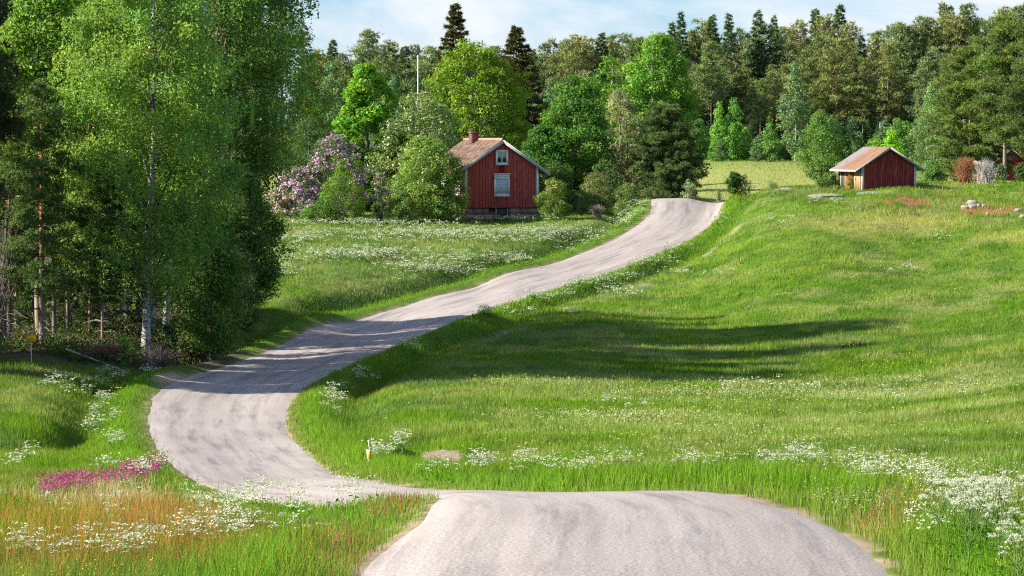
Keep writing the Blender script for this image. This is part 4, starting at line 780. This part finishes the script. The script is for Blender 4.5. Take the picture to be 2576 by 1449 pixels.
for k, (u, D, vt, rp, c, lab) in enumerate([(1872, 249, 432, 22, (.22, .27, .12), 'pale feathery shrub beside the small dark pine'), (1944, 247, 455, 16, (.12, .2, .05), 'tiny green shrub alone on the ridge'), (1731, 263, 447, 25, (.19, .25, .11), 'pale grey green bush on the left of the road end'), (1808, 258, 463, 10, (.17, .23, .09), 'thin upright weed at the road end'), (2104, 243, 466, 12, (.12, .19, .05), 'little bush at the left foot of the shed')]):
    crown_tree('shrub', lab, SH, u, D, vt, rp, 0, 'egg', .11, 1400 if rp > 18 else 500, 30, .35, c, .16, (.2, .17, .14), None, .03, 160 + k, parts=('stem', 'foliage'), inner=.3)
crown_tree('climbing_vine', 'leafy vine climbing the red front between the shed doors', 'vine', 2152, 0, 0, 0, 0, 'tall', .10, 1100, 60, .3, (.16, .22, .03), .2, (.2, .17, .14), None, .02, 170, parts=('stem', 'foliage'), loc=tuple(shed.matrix_world @ Vector((0, 0, 0))) if False else (float(sx[0]) + (-2.38 * math.cos(math.radians(SB)) - 2.3 * math.sin(math.radians(SB))), 241 + (-2.38 * math.sin(math.radians(SB)) + 2.3 * math.cos(math.radians(SB))), float(sx[2])), H=1.7, R=.55)

# ---- the far forest: a few trees of each kind, then copies
def proto_conifer(name, seed, H, R, cb, shape, col, nb, nt, **kw):
    root = empty(name, (0, 0, 0)); pine_mesh(seed, H, R, cb, nb, kw.pop('tl', .52), kw.pop('tw', .13), nt, 4, col, root, tr=.2, shape=shape, **kw); return root
used = set()
PP = [proto_conifer('pine', 300 + k, 20, 2.7 + .5 * (k % 3), (.30, .42, .22, .36, .3, .18)[k], 'pine', [(.185, .235, .09), (.165, .24, .085), (.21, .245, .08), (.165, .225, .08), (.20, .23, .08), (.17, .24, .10)][k], 64, 11) for k in range(6)]
SP = [proto_conifer('spruce', 320 + k, 20, 2.9 + .35 * k, (.05, .12, .2)[k], 'spruce', [(.085, .165, .05), (.09, .16, .052), (.08, .15, .05)][k], 90, 8, barkc=((.2, .18, .16), (.2, .18, .16))) for k in range(3)]
bir = [crown_tree('birch', '', 'tree', 0, 0, 0, 0, .12, 'egg', .32, 7000, 120, 1.1, c, .14, BC, M_birch, .16, 340 + k, loc=(0, 0, 0), H=16, R=3.0) for k, c in enumerate([(.105, .175, .075), (.09, .16, .06)])]
bsh = [crown_tree('shrub', '', SH, 0, 0, 0, 0, 0, 'egg', .3, 4200, 70, .9, c, .14, (.2, .17, .14), None, .06, 350 + k, loc=(0, 0, 0), H=8, R=2.3, parts=('stem', 'foliage')) for k, c in enumerate([(.105, .205, .045), (.12, .25, .035), (.085, .15, .06)])]
def plant(proto, u, D, vtop, label, cat, group, h0, wid=1.0):
    loc, H = place(u, D, vtop); o = proto if proto.name not in used and proto.name in names0 else dup(proto)
    used.add(proto.name) if o is proto else None
    s = H / h0; o.location = loc; o.scale = (s * wid, s * wid, s); o.rotation_euler = (0, 0, RNG.uniform(0, 6.28)); tag(o, label, cat, group); return o
names0 = {p.name for p in PP + SP + bir + bsh}
topR = np.array([(1690, 48), (1712, 20), (1740, 70), (1770, 50), (1790, 26), (1832, 24), (1860, 70), (1905, 14), (1925, 60), (1945, 28), (1975, 70), (2010, 55), (2050, 10), (2075, 40), (2110, 2), (2135, 60), (2165, 80), (2200, 78), (2240, 62), (2262, 58), (2290, 64), (2320, 42), (2345, 50), (2378, 10), (2400, 40), (2430, 10), (2460, 50), (2500, 40), (2520, 22), (2560, 15), (2620, 30), (2680, 20)], float)
spr = {1690, 1712, 1740, 1790, 1832, 1905, 1945, 2050, 2110, 2165}
for u, v in topR:
    s_ = u in spr; pr = SP[RNG.integers(3)] if s_ else PP[RNG.integers(6)]
    plant(pr, u, RNG.uniform(432, 450), v, 'spruce with a pointed top on the skyline of the forest behind the shed' if s_ else 'tall pine on the skyline of the forest behind the shed', 'spruce' if s_ else 'pine', 'skyline spruces behind the shed' if s_ else 'skyline pines behind the shed', 20, RNG.uniform(.8, 1.05))
for u in np.arange(1700, 2690, 25):
    v = np.interp(u, topR[:, 0], topR[:, 1]) + RNG.uniform(25, 95)
    plant(PP[RNG.integers(6)] if RNG.random() < (.8 if u > 2180 else .45) else SP[RNG.integers(3)], u + RNG.uniform(-9, 9), RNG.uniform(455, 500), v, 'half hidden conifer in the second rank of the forest behind the shed', 'conifer', 'second rank of the forest behind the shed', 20, 1.1)
for u in np.arange(1730, 2690, 31):
    plant(PP[RNG.integers(6)], u + RNG.uniform(-10, 10), RNG.uniform(415, 430), RNG.uniform(85, 215), 'pine with orange upper trunk in the front rank of the forest behind the shed', 'pine', 'front rank pines behind the shed', 20, RNG.uniform(.85, 1.1))
topL = np.array([(800, 125), (838, 92), (862, 135), (925, 76), (960, 112), (985, 105), (1018, 108), (1045, 112), (1085, 118), (1200, 140), (1240, 118), (1340, 115), (1385, 98), (1418, 100), (1450, 92), (1482, 96), (1512, 72), (1535, 88), (1575, 84), (1600, 96), (1640, 90), (1668, 82)], float)
for k, (u, v) in enumerate(topL):
    s_ = k % 5 == 1; plant(SP[RNG.integers(3)] if s_ else PP[RNG.integers(6)], u, RNG.uniform(410, 430), v, 'distant spruce in the forest line above the house garden' if s_ else 'distant pine in the forest line above the house garden', 'spruce' if s_ else 'pine', 'spruces of the forest above the garden' if s_ else 'pines of the forest above the garden', 20, RNG.uniform(.85, 1.1))
for u in np.arange(770, 1700, 30):
    plant(PP[RNG.integers(6)], u + RNG.uniform(-8, 8), RNG.uniform(440, 480), np.interp(u, topL[:, 0], topL[:, 1]) + RNG.uniform(8, 60), 'distant pine in the rear of the forest above the house garden', 'pine', 'rear pines above the garden', 20, 1.1)
for u, v, k in [(835, 150, 0), (990, 190, 0), (1035, 205, 1), (870, 210, 1), (1390, 190, 1), (1345, 215, 0)]:
    plant(bir[k], u, 395, v, 'hazy green birch before the distant pines above the garden', 'tree', 'birches above the garden', 16)
for u, v, k, lab in [(2000, 152, 0, 'tall bluish green birch with white trunk at the forest edge behind the far field'), (2105, 300, 1, 'shorter birch in the forest edge between field and shed'), (2330, 250, 0, 'pale birch in the forest edge above the right end of the shed')]:
    plant(bir[k], u, 396, v, lab, 'tree', None, 16, .95)
for u, v, k, lab in [(1808, 248, 1, 'left of the two bright pointed young birches at the far field'), (1846, 238, 1, 'right of the two bright pointed young birches at the far field')]:
    plant(bsh[k], u, 398, v, lab, 'young tree', None, 8, .62)
for k, u in enumerate(np.arange(1765, 2360, 27)):
    plant(bsh[k % 3], u + RNG.uniform(-8, 8), RNG.uniform(392, 404), RNG.uniform(290, 355), 'leafy bush in the hedge-like fringe between the far field and the forest', 'bush', 'bushes fringing the far field', 8, RNG.uniform(.9, 1.35))

for k, u in enumerate(np.arange(1700, 2680, 24)):
    plant(SP[k % 3], u + RNG.uniform(-8, 8), RNG.uniform(407, 413), RNG.uniform(285, 345), 'young dark spruce growing under the tall pines at the forest edge', 'spruce', 'young spruces under the forest edge', 20, 1.7)
for k, u in enumerate(np.arange(1400, 1700, 40)):
    plant(SP[k % 3], u, RNG.uniform(407, 413), RNG.uniform(285, 345), 'young dark spruce hidden in the forest foot above the road crest', 'spruce', 'young spruces above the road crest', 20, 1.7)
crown_tree('shrub', 'dark leafy clump beside the bare hollow in the field', SH, 1012, 84.5, 1118, 50, 0, 'dome', .07, 2600, 60, .2, (.05, .11, .015), .16, (.2, .17, .14), None, .02, 440, parts=('stem', 'foliage'))
twiggy('dead_branches', 'small litter of dry branches in the bare hollow of the field', 1112, 83.5, 1128, 50, 441, (.33, .25, .18), 90, 'dead branches', w_=.008, arch=.4)

for k, (u, D, vt, rp) in enumerate([(40, 158, 600, 60), (170, 160, 640, 62), (225, 157, 700, 50), (300, 163, 620, 60), (85, 163, 560, 60), (345, 176, 600, 60), (-10, 162, 560, 60), (400, 184, 600, 60)]):
    conifer('spruce', 'dark young spruce standing between the trunks at the edge of the wood', u, D, vt, rp, .02, 460 + k, 'spruce', 44, .22, .05, 11, 4, (.05, .08, .028), group='young spruces between the trunks')

# ------------------------------------------------------------------ grass, flowers, undergrowth (masses nobody could count)
def blades(n, y0, y1, seed, srange=.215):
    r = np.random.default_rng(seed); y = y0 * (y1 / y0) ** r.random(n); s = r.uniform(-srange, srange, n); x = s * gw(y)
    rd = look(RDg, x, y); z = zat(x, y); k = rd > r.uniform(-.06, .18, n) + .4 * (fbm(x / .5, y / .9, 12) - .45)
    return x[k], y[k], z[k], rd[k], r
def grass_mesh(n, y0, y1, seed, bend):
    x, y, z, rd, r = blades(n, y0, y1, seed); SDf = look(SDg, x, y); c, u, v = grasscol(x, y, z, rd); n = len(x); c = c * r.uniform(.62, 1.38, (n, 1)) * np.stack([r.uniform(.85, 1.2, n), np.ones(n), r.uniform(.7, 1.6, n)], -1)
    wd_ = woods(x, y); keep = (r.random(n) > wd_ * .75) & (r.random(n) > track(x, y, rd) * .9) & (r.random(n) > sstep(.3, .6, ell(u, v, 1110, 1158, 66, 30) * (.35 + 1.1 * fbm(x / .35, y / 1.2, 88)))) & (r.random(n) > ell(u, v, 425, 950, 42, 15) * .95)
    h = .13 + .12 * fbm(x / 4, y / 7, 91) + .16 * sstep(4.5, 1, rd) * (SDf > 0) + (.16 * sstep(62, 50, y)); h = h * (1 - .6 * sstep(1.4, .1, rd)); h = h * (1 + .6 * sstep(.5, .7, fbm(x / 1.7, y / 2.5, 92)))
    h = np.where((rd < 0) | (y > 290), .3, h); h = h * (1 - .5 * wd_)
    near = (y < 58) & (x < 2); h = np.minimum(h, .42); h = np.where((rd < 2.8) & (x < .3) & (y > 36) & (y < 66), h * .6, h)
    h = h * r.uniform(.55, 1.25, n)
    wdt = np.clip(.00020 * y, .007, .05) * r.uniform(.6, 1.3, n)
    # sorrel, dry grass and red fescue by the near road keep their own colours
    def patch(cu, cv, ru, rv, col, p, hm=1.0):
        nonlocal c, h
        w_ = ell(u, v, cu, cv, ru, rv) * p * (.35 + 1.3 * fbm(x / .35, y / .8, int(cu))); q = r.random(n) < w_; c[q] = np.array(col) * r.uniform(.75, 1.25, (q.sum(), 1)); h[q] *= hm
    patch(230, 1370, 330, 120, (.40, .20, .06), .36, 1.15); patch(420, 1330, 190, 70, (.40, .17, .07), .26, 1.1); patch(280, 1262, 190, 36, (.50, .40, .25), .7, 1.15)
    patch(1000, 1265, 70, 40, (.30, .13, .08), .45, 1.1); patch(860, 1400, 120, 50, (.30, .15, .08), .4); patch(2250, 1310, 110, 26, (.28, .14, .09), .45); patch(2190, 1345, 100, 30, (.40, .28, .10), .5)
    patch(470, 880, 130, 60, (.16, .12, .07), .5); patch(120, 945, 160, 16, (.30, .26, .14), .5)
    x, y, z, h, wdt, c = [q[keep] for q in (x, y, z, h, wdt, c)]; n = len(x)
    a = r.random(n) * np.pi * 2; dx, dy = np.cos(a), np.sin(a); le = r.normal(0, .22, (n, 2)) * h[:, None] + np.array([.05, 0]) * h[:, None]
    B = np.stack([x, y, z - .02], -1); S = np.stack([dx, dy, 0 * dx], -1) * wdt[:, None] / 2; T = np.stack([le[:, 0], le[:, 1], h], -1)
    mb = MB(); tip = c * (1 - .0) ; q = r.random((n, 1)) ** 3 * .6; tip = (c * (1 - q) + np.array([.30, .32, .08]) * q) * 1.08; low = c * .92
    if bend:
        M_ = B + T * np.array([.35, .35, .6]); V = np.stack([B - S, B + S, M_ + S * .8, M_ - S * .8, B + T], 1).reshape(-1, 3); i = np.arange(n)[:, None] * 5
        mb.add(V, i + np.array([[0, 1, 2, 3]]), np.stack([low, low, c, c, tip], 1).reshape(-1, 3)); mb.F[3].append(i + np.array([[3, 2, 4]]))
    else:
        V = np.stack([B - S, B + S, B + T], 1).reshape(-1, 3); mb.add(V, np.arange(n * 3).reshape(-1, 3), np.stack([low, low, tip], 1).reshape(-1, 3))
    return mb
GN = globals().get('GRASS_N', 1.0)
tag(grass_mesh(int(420000 * GN), 22, 75, 1, True).build('grass', M_grass), 'tall meadow grass nearest the camera on both sides of the road', kind='stuff')
tag(grass_mesh(int(640000 * GN), 70, 150, 2, False).build('grass', M_grass), 'meadow grass in the valley bottom', kind='stuff')
tag(grass_mesh(int(560000 * GN), 145, 300, 3, False).build('grass', M_grass), 'meadow grass on the slopes below the house and the shed', kind='stuff')
tag(grass_mesh(int(90000 * GN), 295, 420, 4, False).build('grass', M_grass), 'grass of the pale far field', kind='stuff')

def umbels(mb, st, x, y, z, h, r, big, col=(.54, .57, .39)):
    """cow parsley plants: stems carrying flat white heads"""
    n = len(x); B = np.stack([x, y, z], -1); nh = 6; hd = np.repeat(B, nh, 0) + np.stack([r.normal(0, .13, n * nh), r.normal(0, .13, n * nh), np.repeat(h, nh) * r.uniform(.72, 1.05, n * nh)], -1)
    S = unit(r.normal(size=(n * nh, 3)) * np.array([1, 1, 0])) * .006 * big; root_ = np.repeat(B, nh, 0)
    V = np.stack([root_ - S, root_ + S, hd], 1).reshape(-1, 3); st.add(V, np.arange(n * nh * 3).reshape(-1, 3), (.12, .22, .04))
    k = 9 if big < 2 else 3; fs = (.026, .045, .075)[min(int(big), 2)]
    pp = np.repeat(hd, k, 0); o = r.normal(0, 1, (len(pp), 3)) * np.array([.028, .028, .007]) * (1 if big < 2 else 1.6); pp = pp + o
    quads(mb, pp, unit(np.array([0, 0, 1.]) + r.normal(size=pp.shape) * .45), fs, np.array(col) * r.uniform(.8, 1.15, (len(pp), 1)), .95, r)
    # ferny leaves low on the plant
    pl = np.repeat(B, 5, 0) + np.stack([r.normal(0, .1, n * 5), r.normal(0, .1, n * 5), np.repeat(h, 5) * r.uniform(.1, .45, n * 5)], -1)
    quads(st, pl, unit(r.normal(size=pl.shape) * .6 + np.array([0, 0, .8])), .075, np.array([.085, .21, .022]) * r.uniform(.8, 1.2, (len(pl), 1)), .5, r)
FL = [  # u, v, ru, rv, plants
 (790,1262,110,14,40),(700,1280,150,24,26),(620,1300,80,30,26),(560,1330,80,25,18),(900,1288,70,14,16),(440,1190,60,26,30),(300,1215,90,14,14),(330,1450,120,24,14),(470,1400,110,35,14),(90,1450,90,14,9),(200,1450,60,14,6),(250,1320,160,60,7),(590,1400,120,40,14),
 (265,1020,55,38,20),(240,1085,45,28,16),(300,1115,30,16,9),(60,1180,60,26,9),(110,1000,90,30,12),(280,960,50,10,8),(380,948,50,6,6),(170,975,110,14,9),
 (990,1130,45,20,12),(960,1165,60,16,14),(1080,1210,60,13,12),(1200,1192,60,14,14),(1330,1200,60,14,10),(1440,1205,90,16,20),(1560,1200,70,14,10),(870,1000,60,30,18),(830,1040,50,24,12),(920,965,45,14,12),(850,955,60,12,12),
 (1750,1200,90,15,13),(1900,1200,120,16,14),(2050,1195,90,20,16),(2150,1225,120,18,26),(2300,1240,100,14,22),(2010,1180,20,16,6),
 (2420,1290,130,26,30),(2500,1340,80,30,14),(2400,1380,100,45,8),
 (1150,600,330,18,420),(900,570,260,9,160),(1400,600,110,20,150),(900,650,260,16,240),(750,610,110,14,80),(1100,690,160,22,150),(1250,665,120,14,90),(1500,640,70,12,40),(1570,560,45,28,70),(1610,520,25,14,30),(1250,560,180,4,90),(700,690,60,22,40),
 (1450,720,130,16,110),(1600,665,80,14,70),(1330,760,90,14,60),(1230,790,50,10,24),(1690,635,50,12,26),(1040,880,60,20,14),(1560,745,60,12,24),(1350,800,80,10,14),(1820,560,30,20,16),(1650,700,160,14,24),
 (2240,690,60,10,10),(1960,560,60,24,12),(1500,1030,120,14,8),(1900,990,260,30,24),(2250,1000,200,30,16),(2060,520,80,14,12),(2420,600,150,60,10),(2500,470,80,8,8)]
mb = MB(); st = MB(); mbf = MB(); stf = MB()
for k, (u, v, ru, rv, n) in enumerate(FL):
    r = np.random.default_rng(900 + k); n = int(n * 1.25)
    # clumped scatter: a few centres, plants round them
    nc = max(3, n // (3 if v > 800 else 2)); cu = r.normal(u, ru * .5, nc); cv_ = r.normal(v, rv * .5, nc); q = r.integers(0, nc, n)
    uu = cu[q] + r.normal(0, ru * (.11 if v > 800 else .16), n); vv = np.minimum(cv_[q] + r.normal(0, rv * .2, n), 1530); g = ground(uu, vv); rd = look(RDg, g[:, 0], g[:, 1]); g = g[(rd > .35) & (g[:, 1] < 275)]
    if not len(g): continue
    h = r.uniform(.35, .62, len(g)); big = np.where(g[:, 1] < 70, 0, np.where(g[:, 1] < 130, 1, 2))
    for b in (0, 1, 2):
        m_ = big == b
        if m_.any(): umbels(mb if b == 0 else mbf, st if b == 0 else stf, g[m_, 0], g[m_, 1], g[m_, 2], h[m_], r, b)
def stuff2(name, a, b, label, ma=M_petal, mb_=M_grass):
    o = a.build(name, ma); tag(o, label, kind='stuff'); c = b.build('stalks', mb_, o); tag(c, kind='stuff'); return o
stuff2('cow_parsley', mb, st, 'white flowering cow parsley scattered along the near verges')
stuff2('cow_parsley', mbf, stf, 'white haze of cow parsley over the farther meadow')

# the big bunch of cow parsley at the lower right: plants one can tell apart
def parsley_plant(seed, H):
    r = np.random.default_rng(seed); root = empty('cow_parsley_plant', (0, 0, 0)); s = MB(); lf = MB()
    s.tube([(0, 0, 0), (.01, .01, H * .5), (0.02, -.01, H * .72)], [.008, .006, .004], 5, (.16, .25, .06))
    for k in range(9):
        a = k * 2.4 + r.random(); l = r.uniform(.08, .24); hz = H * r.uniform(.82, 1.04); e = np.array([math.cos(a) * l, math.sin(a) * l, hz]); b0 = np.array([.015, 0, H * r.uniform(.35, .7)])
        s.tube([b0, (b0 + e) / 2 + np.array([0, 0, -.02]), e - np.array([0, 0, .02])], [.004, .0035, .002], 4, (.17, .27, .07), cap=False)
        n = 11; aa = r.random(n) * 6.28; rr = np.sqrt(r.random(n)) * .042; c = e + np.stack([rr * np.cos(aa), rr * np.sin(aa), -rr * .35 + r.normal(0, .004, n)], -1)
        f = MB(); pp = np.repeat(c, 7, 0) + r.normal(0, .0065, (n * 7, 3)); quads(f, pp, unit(np.array([0, 0, 1.]) + r.normal(size=pp.shape) * .5), .0105, np.array([.58, .61, .44]) * r.uniform(.85, 1.12, (len(pp), 1)), .95, r)
        f.build('flower_head', M_petal, root)
        for q in c: s.add(np.array([e - [0.002, 0, .03], e - [-.002, 0, .03], q]), [(0, 1, 2)], (.2, .3, .1))
    for k in range(7):
        a = r.random() * 6.28; l = r.uniform(.15, .3); hz = H * r.uniform(.1, .5); d = np.array([math.cos(a), math.sin(a), .25]); m_ = 26
        t = r.random(m_); pp = np.array([0, 0, hz]) + d * l * t[:, None] + np.array([-d[1], d[0], 0]) * (r.normal(0, .05, m_) * (1.1 - t))[:, None]
        quads(lf, pp, unit(np.array([0, 0, 1.]) + r.normal(size=pp.shape) * .4), .038, np.array([.075, .20, .02]) * r.uniform(.8, 1.2, (m_, 1)), .45, r)
    s.build('stem', M_grass, root); lf.build('foliage', M_grass, root); return root
PLN = [parsley_plant(700 + k, .8) for k in range(4)]; fresh = set(range(4)); r = np.random.default_rng(77)
for k in range(62):
    u = r.choice([2420, 2490, 2370, 2530, 2400, 2470, 2540]) + r.normal(0, 38); v = r.uniform(1370, 1640); g = ground([u], [v])[0]
    if look(RDg, g[:1], g[1:2])[0] < .5: continue
    j = k % 4; o = PLN[j] if j in fresh else dup(PLN[j]); fresh.discard(j); o.location = tuple(g); o.rotation_euler = (r.normal(0, .08), r.normal(0, .08), r.random() * 6.28); o.scale = (r.uniform(.85, 1.25),) * 3
    tag(o, 'cow parsley plant in the dense white bunch beside the near road bend', 'wildflower', 'cow parsley bunch by the near road bend')

def spikes(name, label, spots, col, hgt, fs, seed, kper=5, shape='spike', stemc=(.12, .2, .05)):
    r = np.random.default_rng(seed); f = MB(); s = MB()
    for (u, v, ru, rv, n, slope) in spots:
        uu = u + (r.uniform(-1, 1, n) if shape == 'spike' and abs(slope) > .01 else r.normal(0, .5, n) * (.5 + fbm(r.random(n) * 9, r.random(n) * 3, seed))) * ru; vv = v + (uu - u) * slope + r.normal(0, 1, n) * rv * .5; g = ground(uu, np.minimum(vv + hgt * .8 * F / ground(uu, np.minimum(vv, 1500))[:, 1], 1640)); rd = look(RDg, g[:, 0], g[:, 1]); g = g[rd > .15]; m_ = len(g)
        if not m_: continue
        h = hgt * r.uniform(.6, 1.15, m_); top = g + np.stack([r.normal(0, .03, m_), r.normal(0, .03, m_), h], -1); S = unit(r.normal(size=(m_, 3)) * np.array([1, 1, 0])) * .005
        s.add(np.stack([g - S, g + S, top], 1).reshape(-1, 3), np.arange(m_ * 3).reshape(-1, 3), stemc)
        pp = np.repeat(top, kper, 0) + (r.normal(0, 1, (m_ * kper, 3)) * (np.array([.012, .012, .05]) if shape == 'spike' else np.array([.03, .03, .02])))
        quads(f, pp, unit(r.normal(size=pp.shape) + np.array([0, -.5, .5])), fs * np.clip(pp[:, 1] / 95, .45, 1.2), np.array(col) * r.uniform(.7, 1.25, (len(pp), 1)), .9, r)
    stuff2(name, f, s, label)
spikes('pink_catchfly', 'band of magenta catchfly running down to the road edge', [(250, 1205, 150, 13, 430, -.17), (360, 1172, 60, 9, 180, -.2), (170, 1215, 50, 10, 120, 0)], (.42, .085, .20), .38, .045, 51, 7)
spikes('pink_catchfly', 'loose pink catchfly on the road corner mound', [(945, 1310, 65, 22, 70, 0), (860, 1350, 50, 20, 26, 0), (1010, 1290, 30, 10, 26, 0)], (.50, .07, .16), .42, .026, 52, 8)
spikes('buttercup', 'yellow buttercups among the white flowers at lower right', [(2480, 1270, 200, 26, 420, .0), (2560, 1330, 120, 30, 60, 0), (2290, 1235, 40, 5, 60, 0), (2550, 1420, 40, 20, 40, 0), (250, 1470, 240, 40, 90, 0), (850, 1400, 200, 60, 16, 0), (2230, 910, 250, 40, 160, 0), (1850, 485, 40, 4, 60, 0)], (.80, .62, .02), .45, .028, 53, 3, 'round')
spikes('sorrel', 'rusty orange sorrel in the near left meadow', [(240, 1330, 520, 120, 900, 0), (450, 1300, 260, 60, 300, 0), (180, 1400, 460, 60, 400, 0)], (.42, .19, .07), .5, .02, 54, 7, stemc=(.3, .14, .06))
spikes('white_clover', 'creamy clover heads in bands across the right meadow', [(1900, 985, 380, 26, 1300, 0), (1900, 1080, 700, 90, 1200, 0), (2000, 700, 600, 130, 500, 0), (1550, 1045, 260, 14, 700, 0), (2350, 1180, 300, 14, 900, 0), (2350, 960, 260, 30, 400, 0), (1350, 960, 200, 14, 200, 0), (2200, 1255, 260, 24, 600, 0)], (.42, .45, .19), .28, .04, 55, 3, 'round')

# ferns and low leaves along the wood's edge
r = np.random.default_rng(61); f = MB(); n = 26000
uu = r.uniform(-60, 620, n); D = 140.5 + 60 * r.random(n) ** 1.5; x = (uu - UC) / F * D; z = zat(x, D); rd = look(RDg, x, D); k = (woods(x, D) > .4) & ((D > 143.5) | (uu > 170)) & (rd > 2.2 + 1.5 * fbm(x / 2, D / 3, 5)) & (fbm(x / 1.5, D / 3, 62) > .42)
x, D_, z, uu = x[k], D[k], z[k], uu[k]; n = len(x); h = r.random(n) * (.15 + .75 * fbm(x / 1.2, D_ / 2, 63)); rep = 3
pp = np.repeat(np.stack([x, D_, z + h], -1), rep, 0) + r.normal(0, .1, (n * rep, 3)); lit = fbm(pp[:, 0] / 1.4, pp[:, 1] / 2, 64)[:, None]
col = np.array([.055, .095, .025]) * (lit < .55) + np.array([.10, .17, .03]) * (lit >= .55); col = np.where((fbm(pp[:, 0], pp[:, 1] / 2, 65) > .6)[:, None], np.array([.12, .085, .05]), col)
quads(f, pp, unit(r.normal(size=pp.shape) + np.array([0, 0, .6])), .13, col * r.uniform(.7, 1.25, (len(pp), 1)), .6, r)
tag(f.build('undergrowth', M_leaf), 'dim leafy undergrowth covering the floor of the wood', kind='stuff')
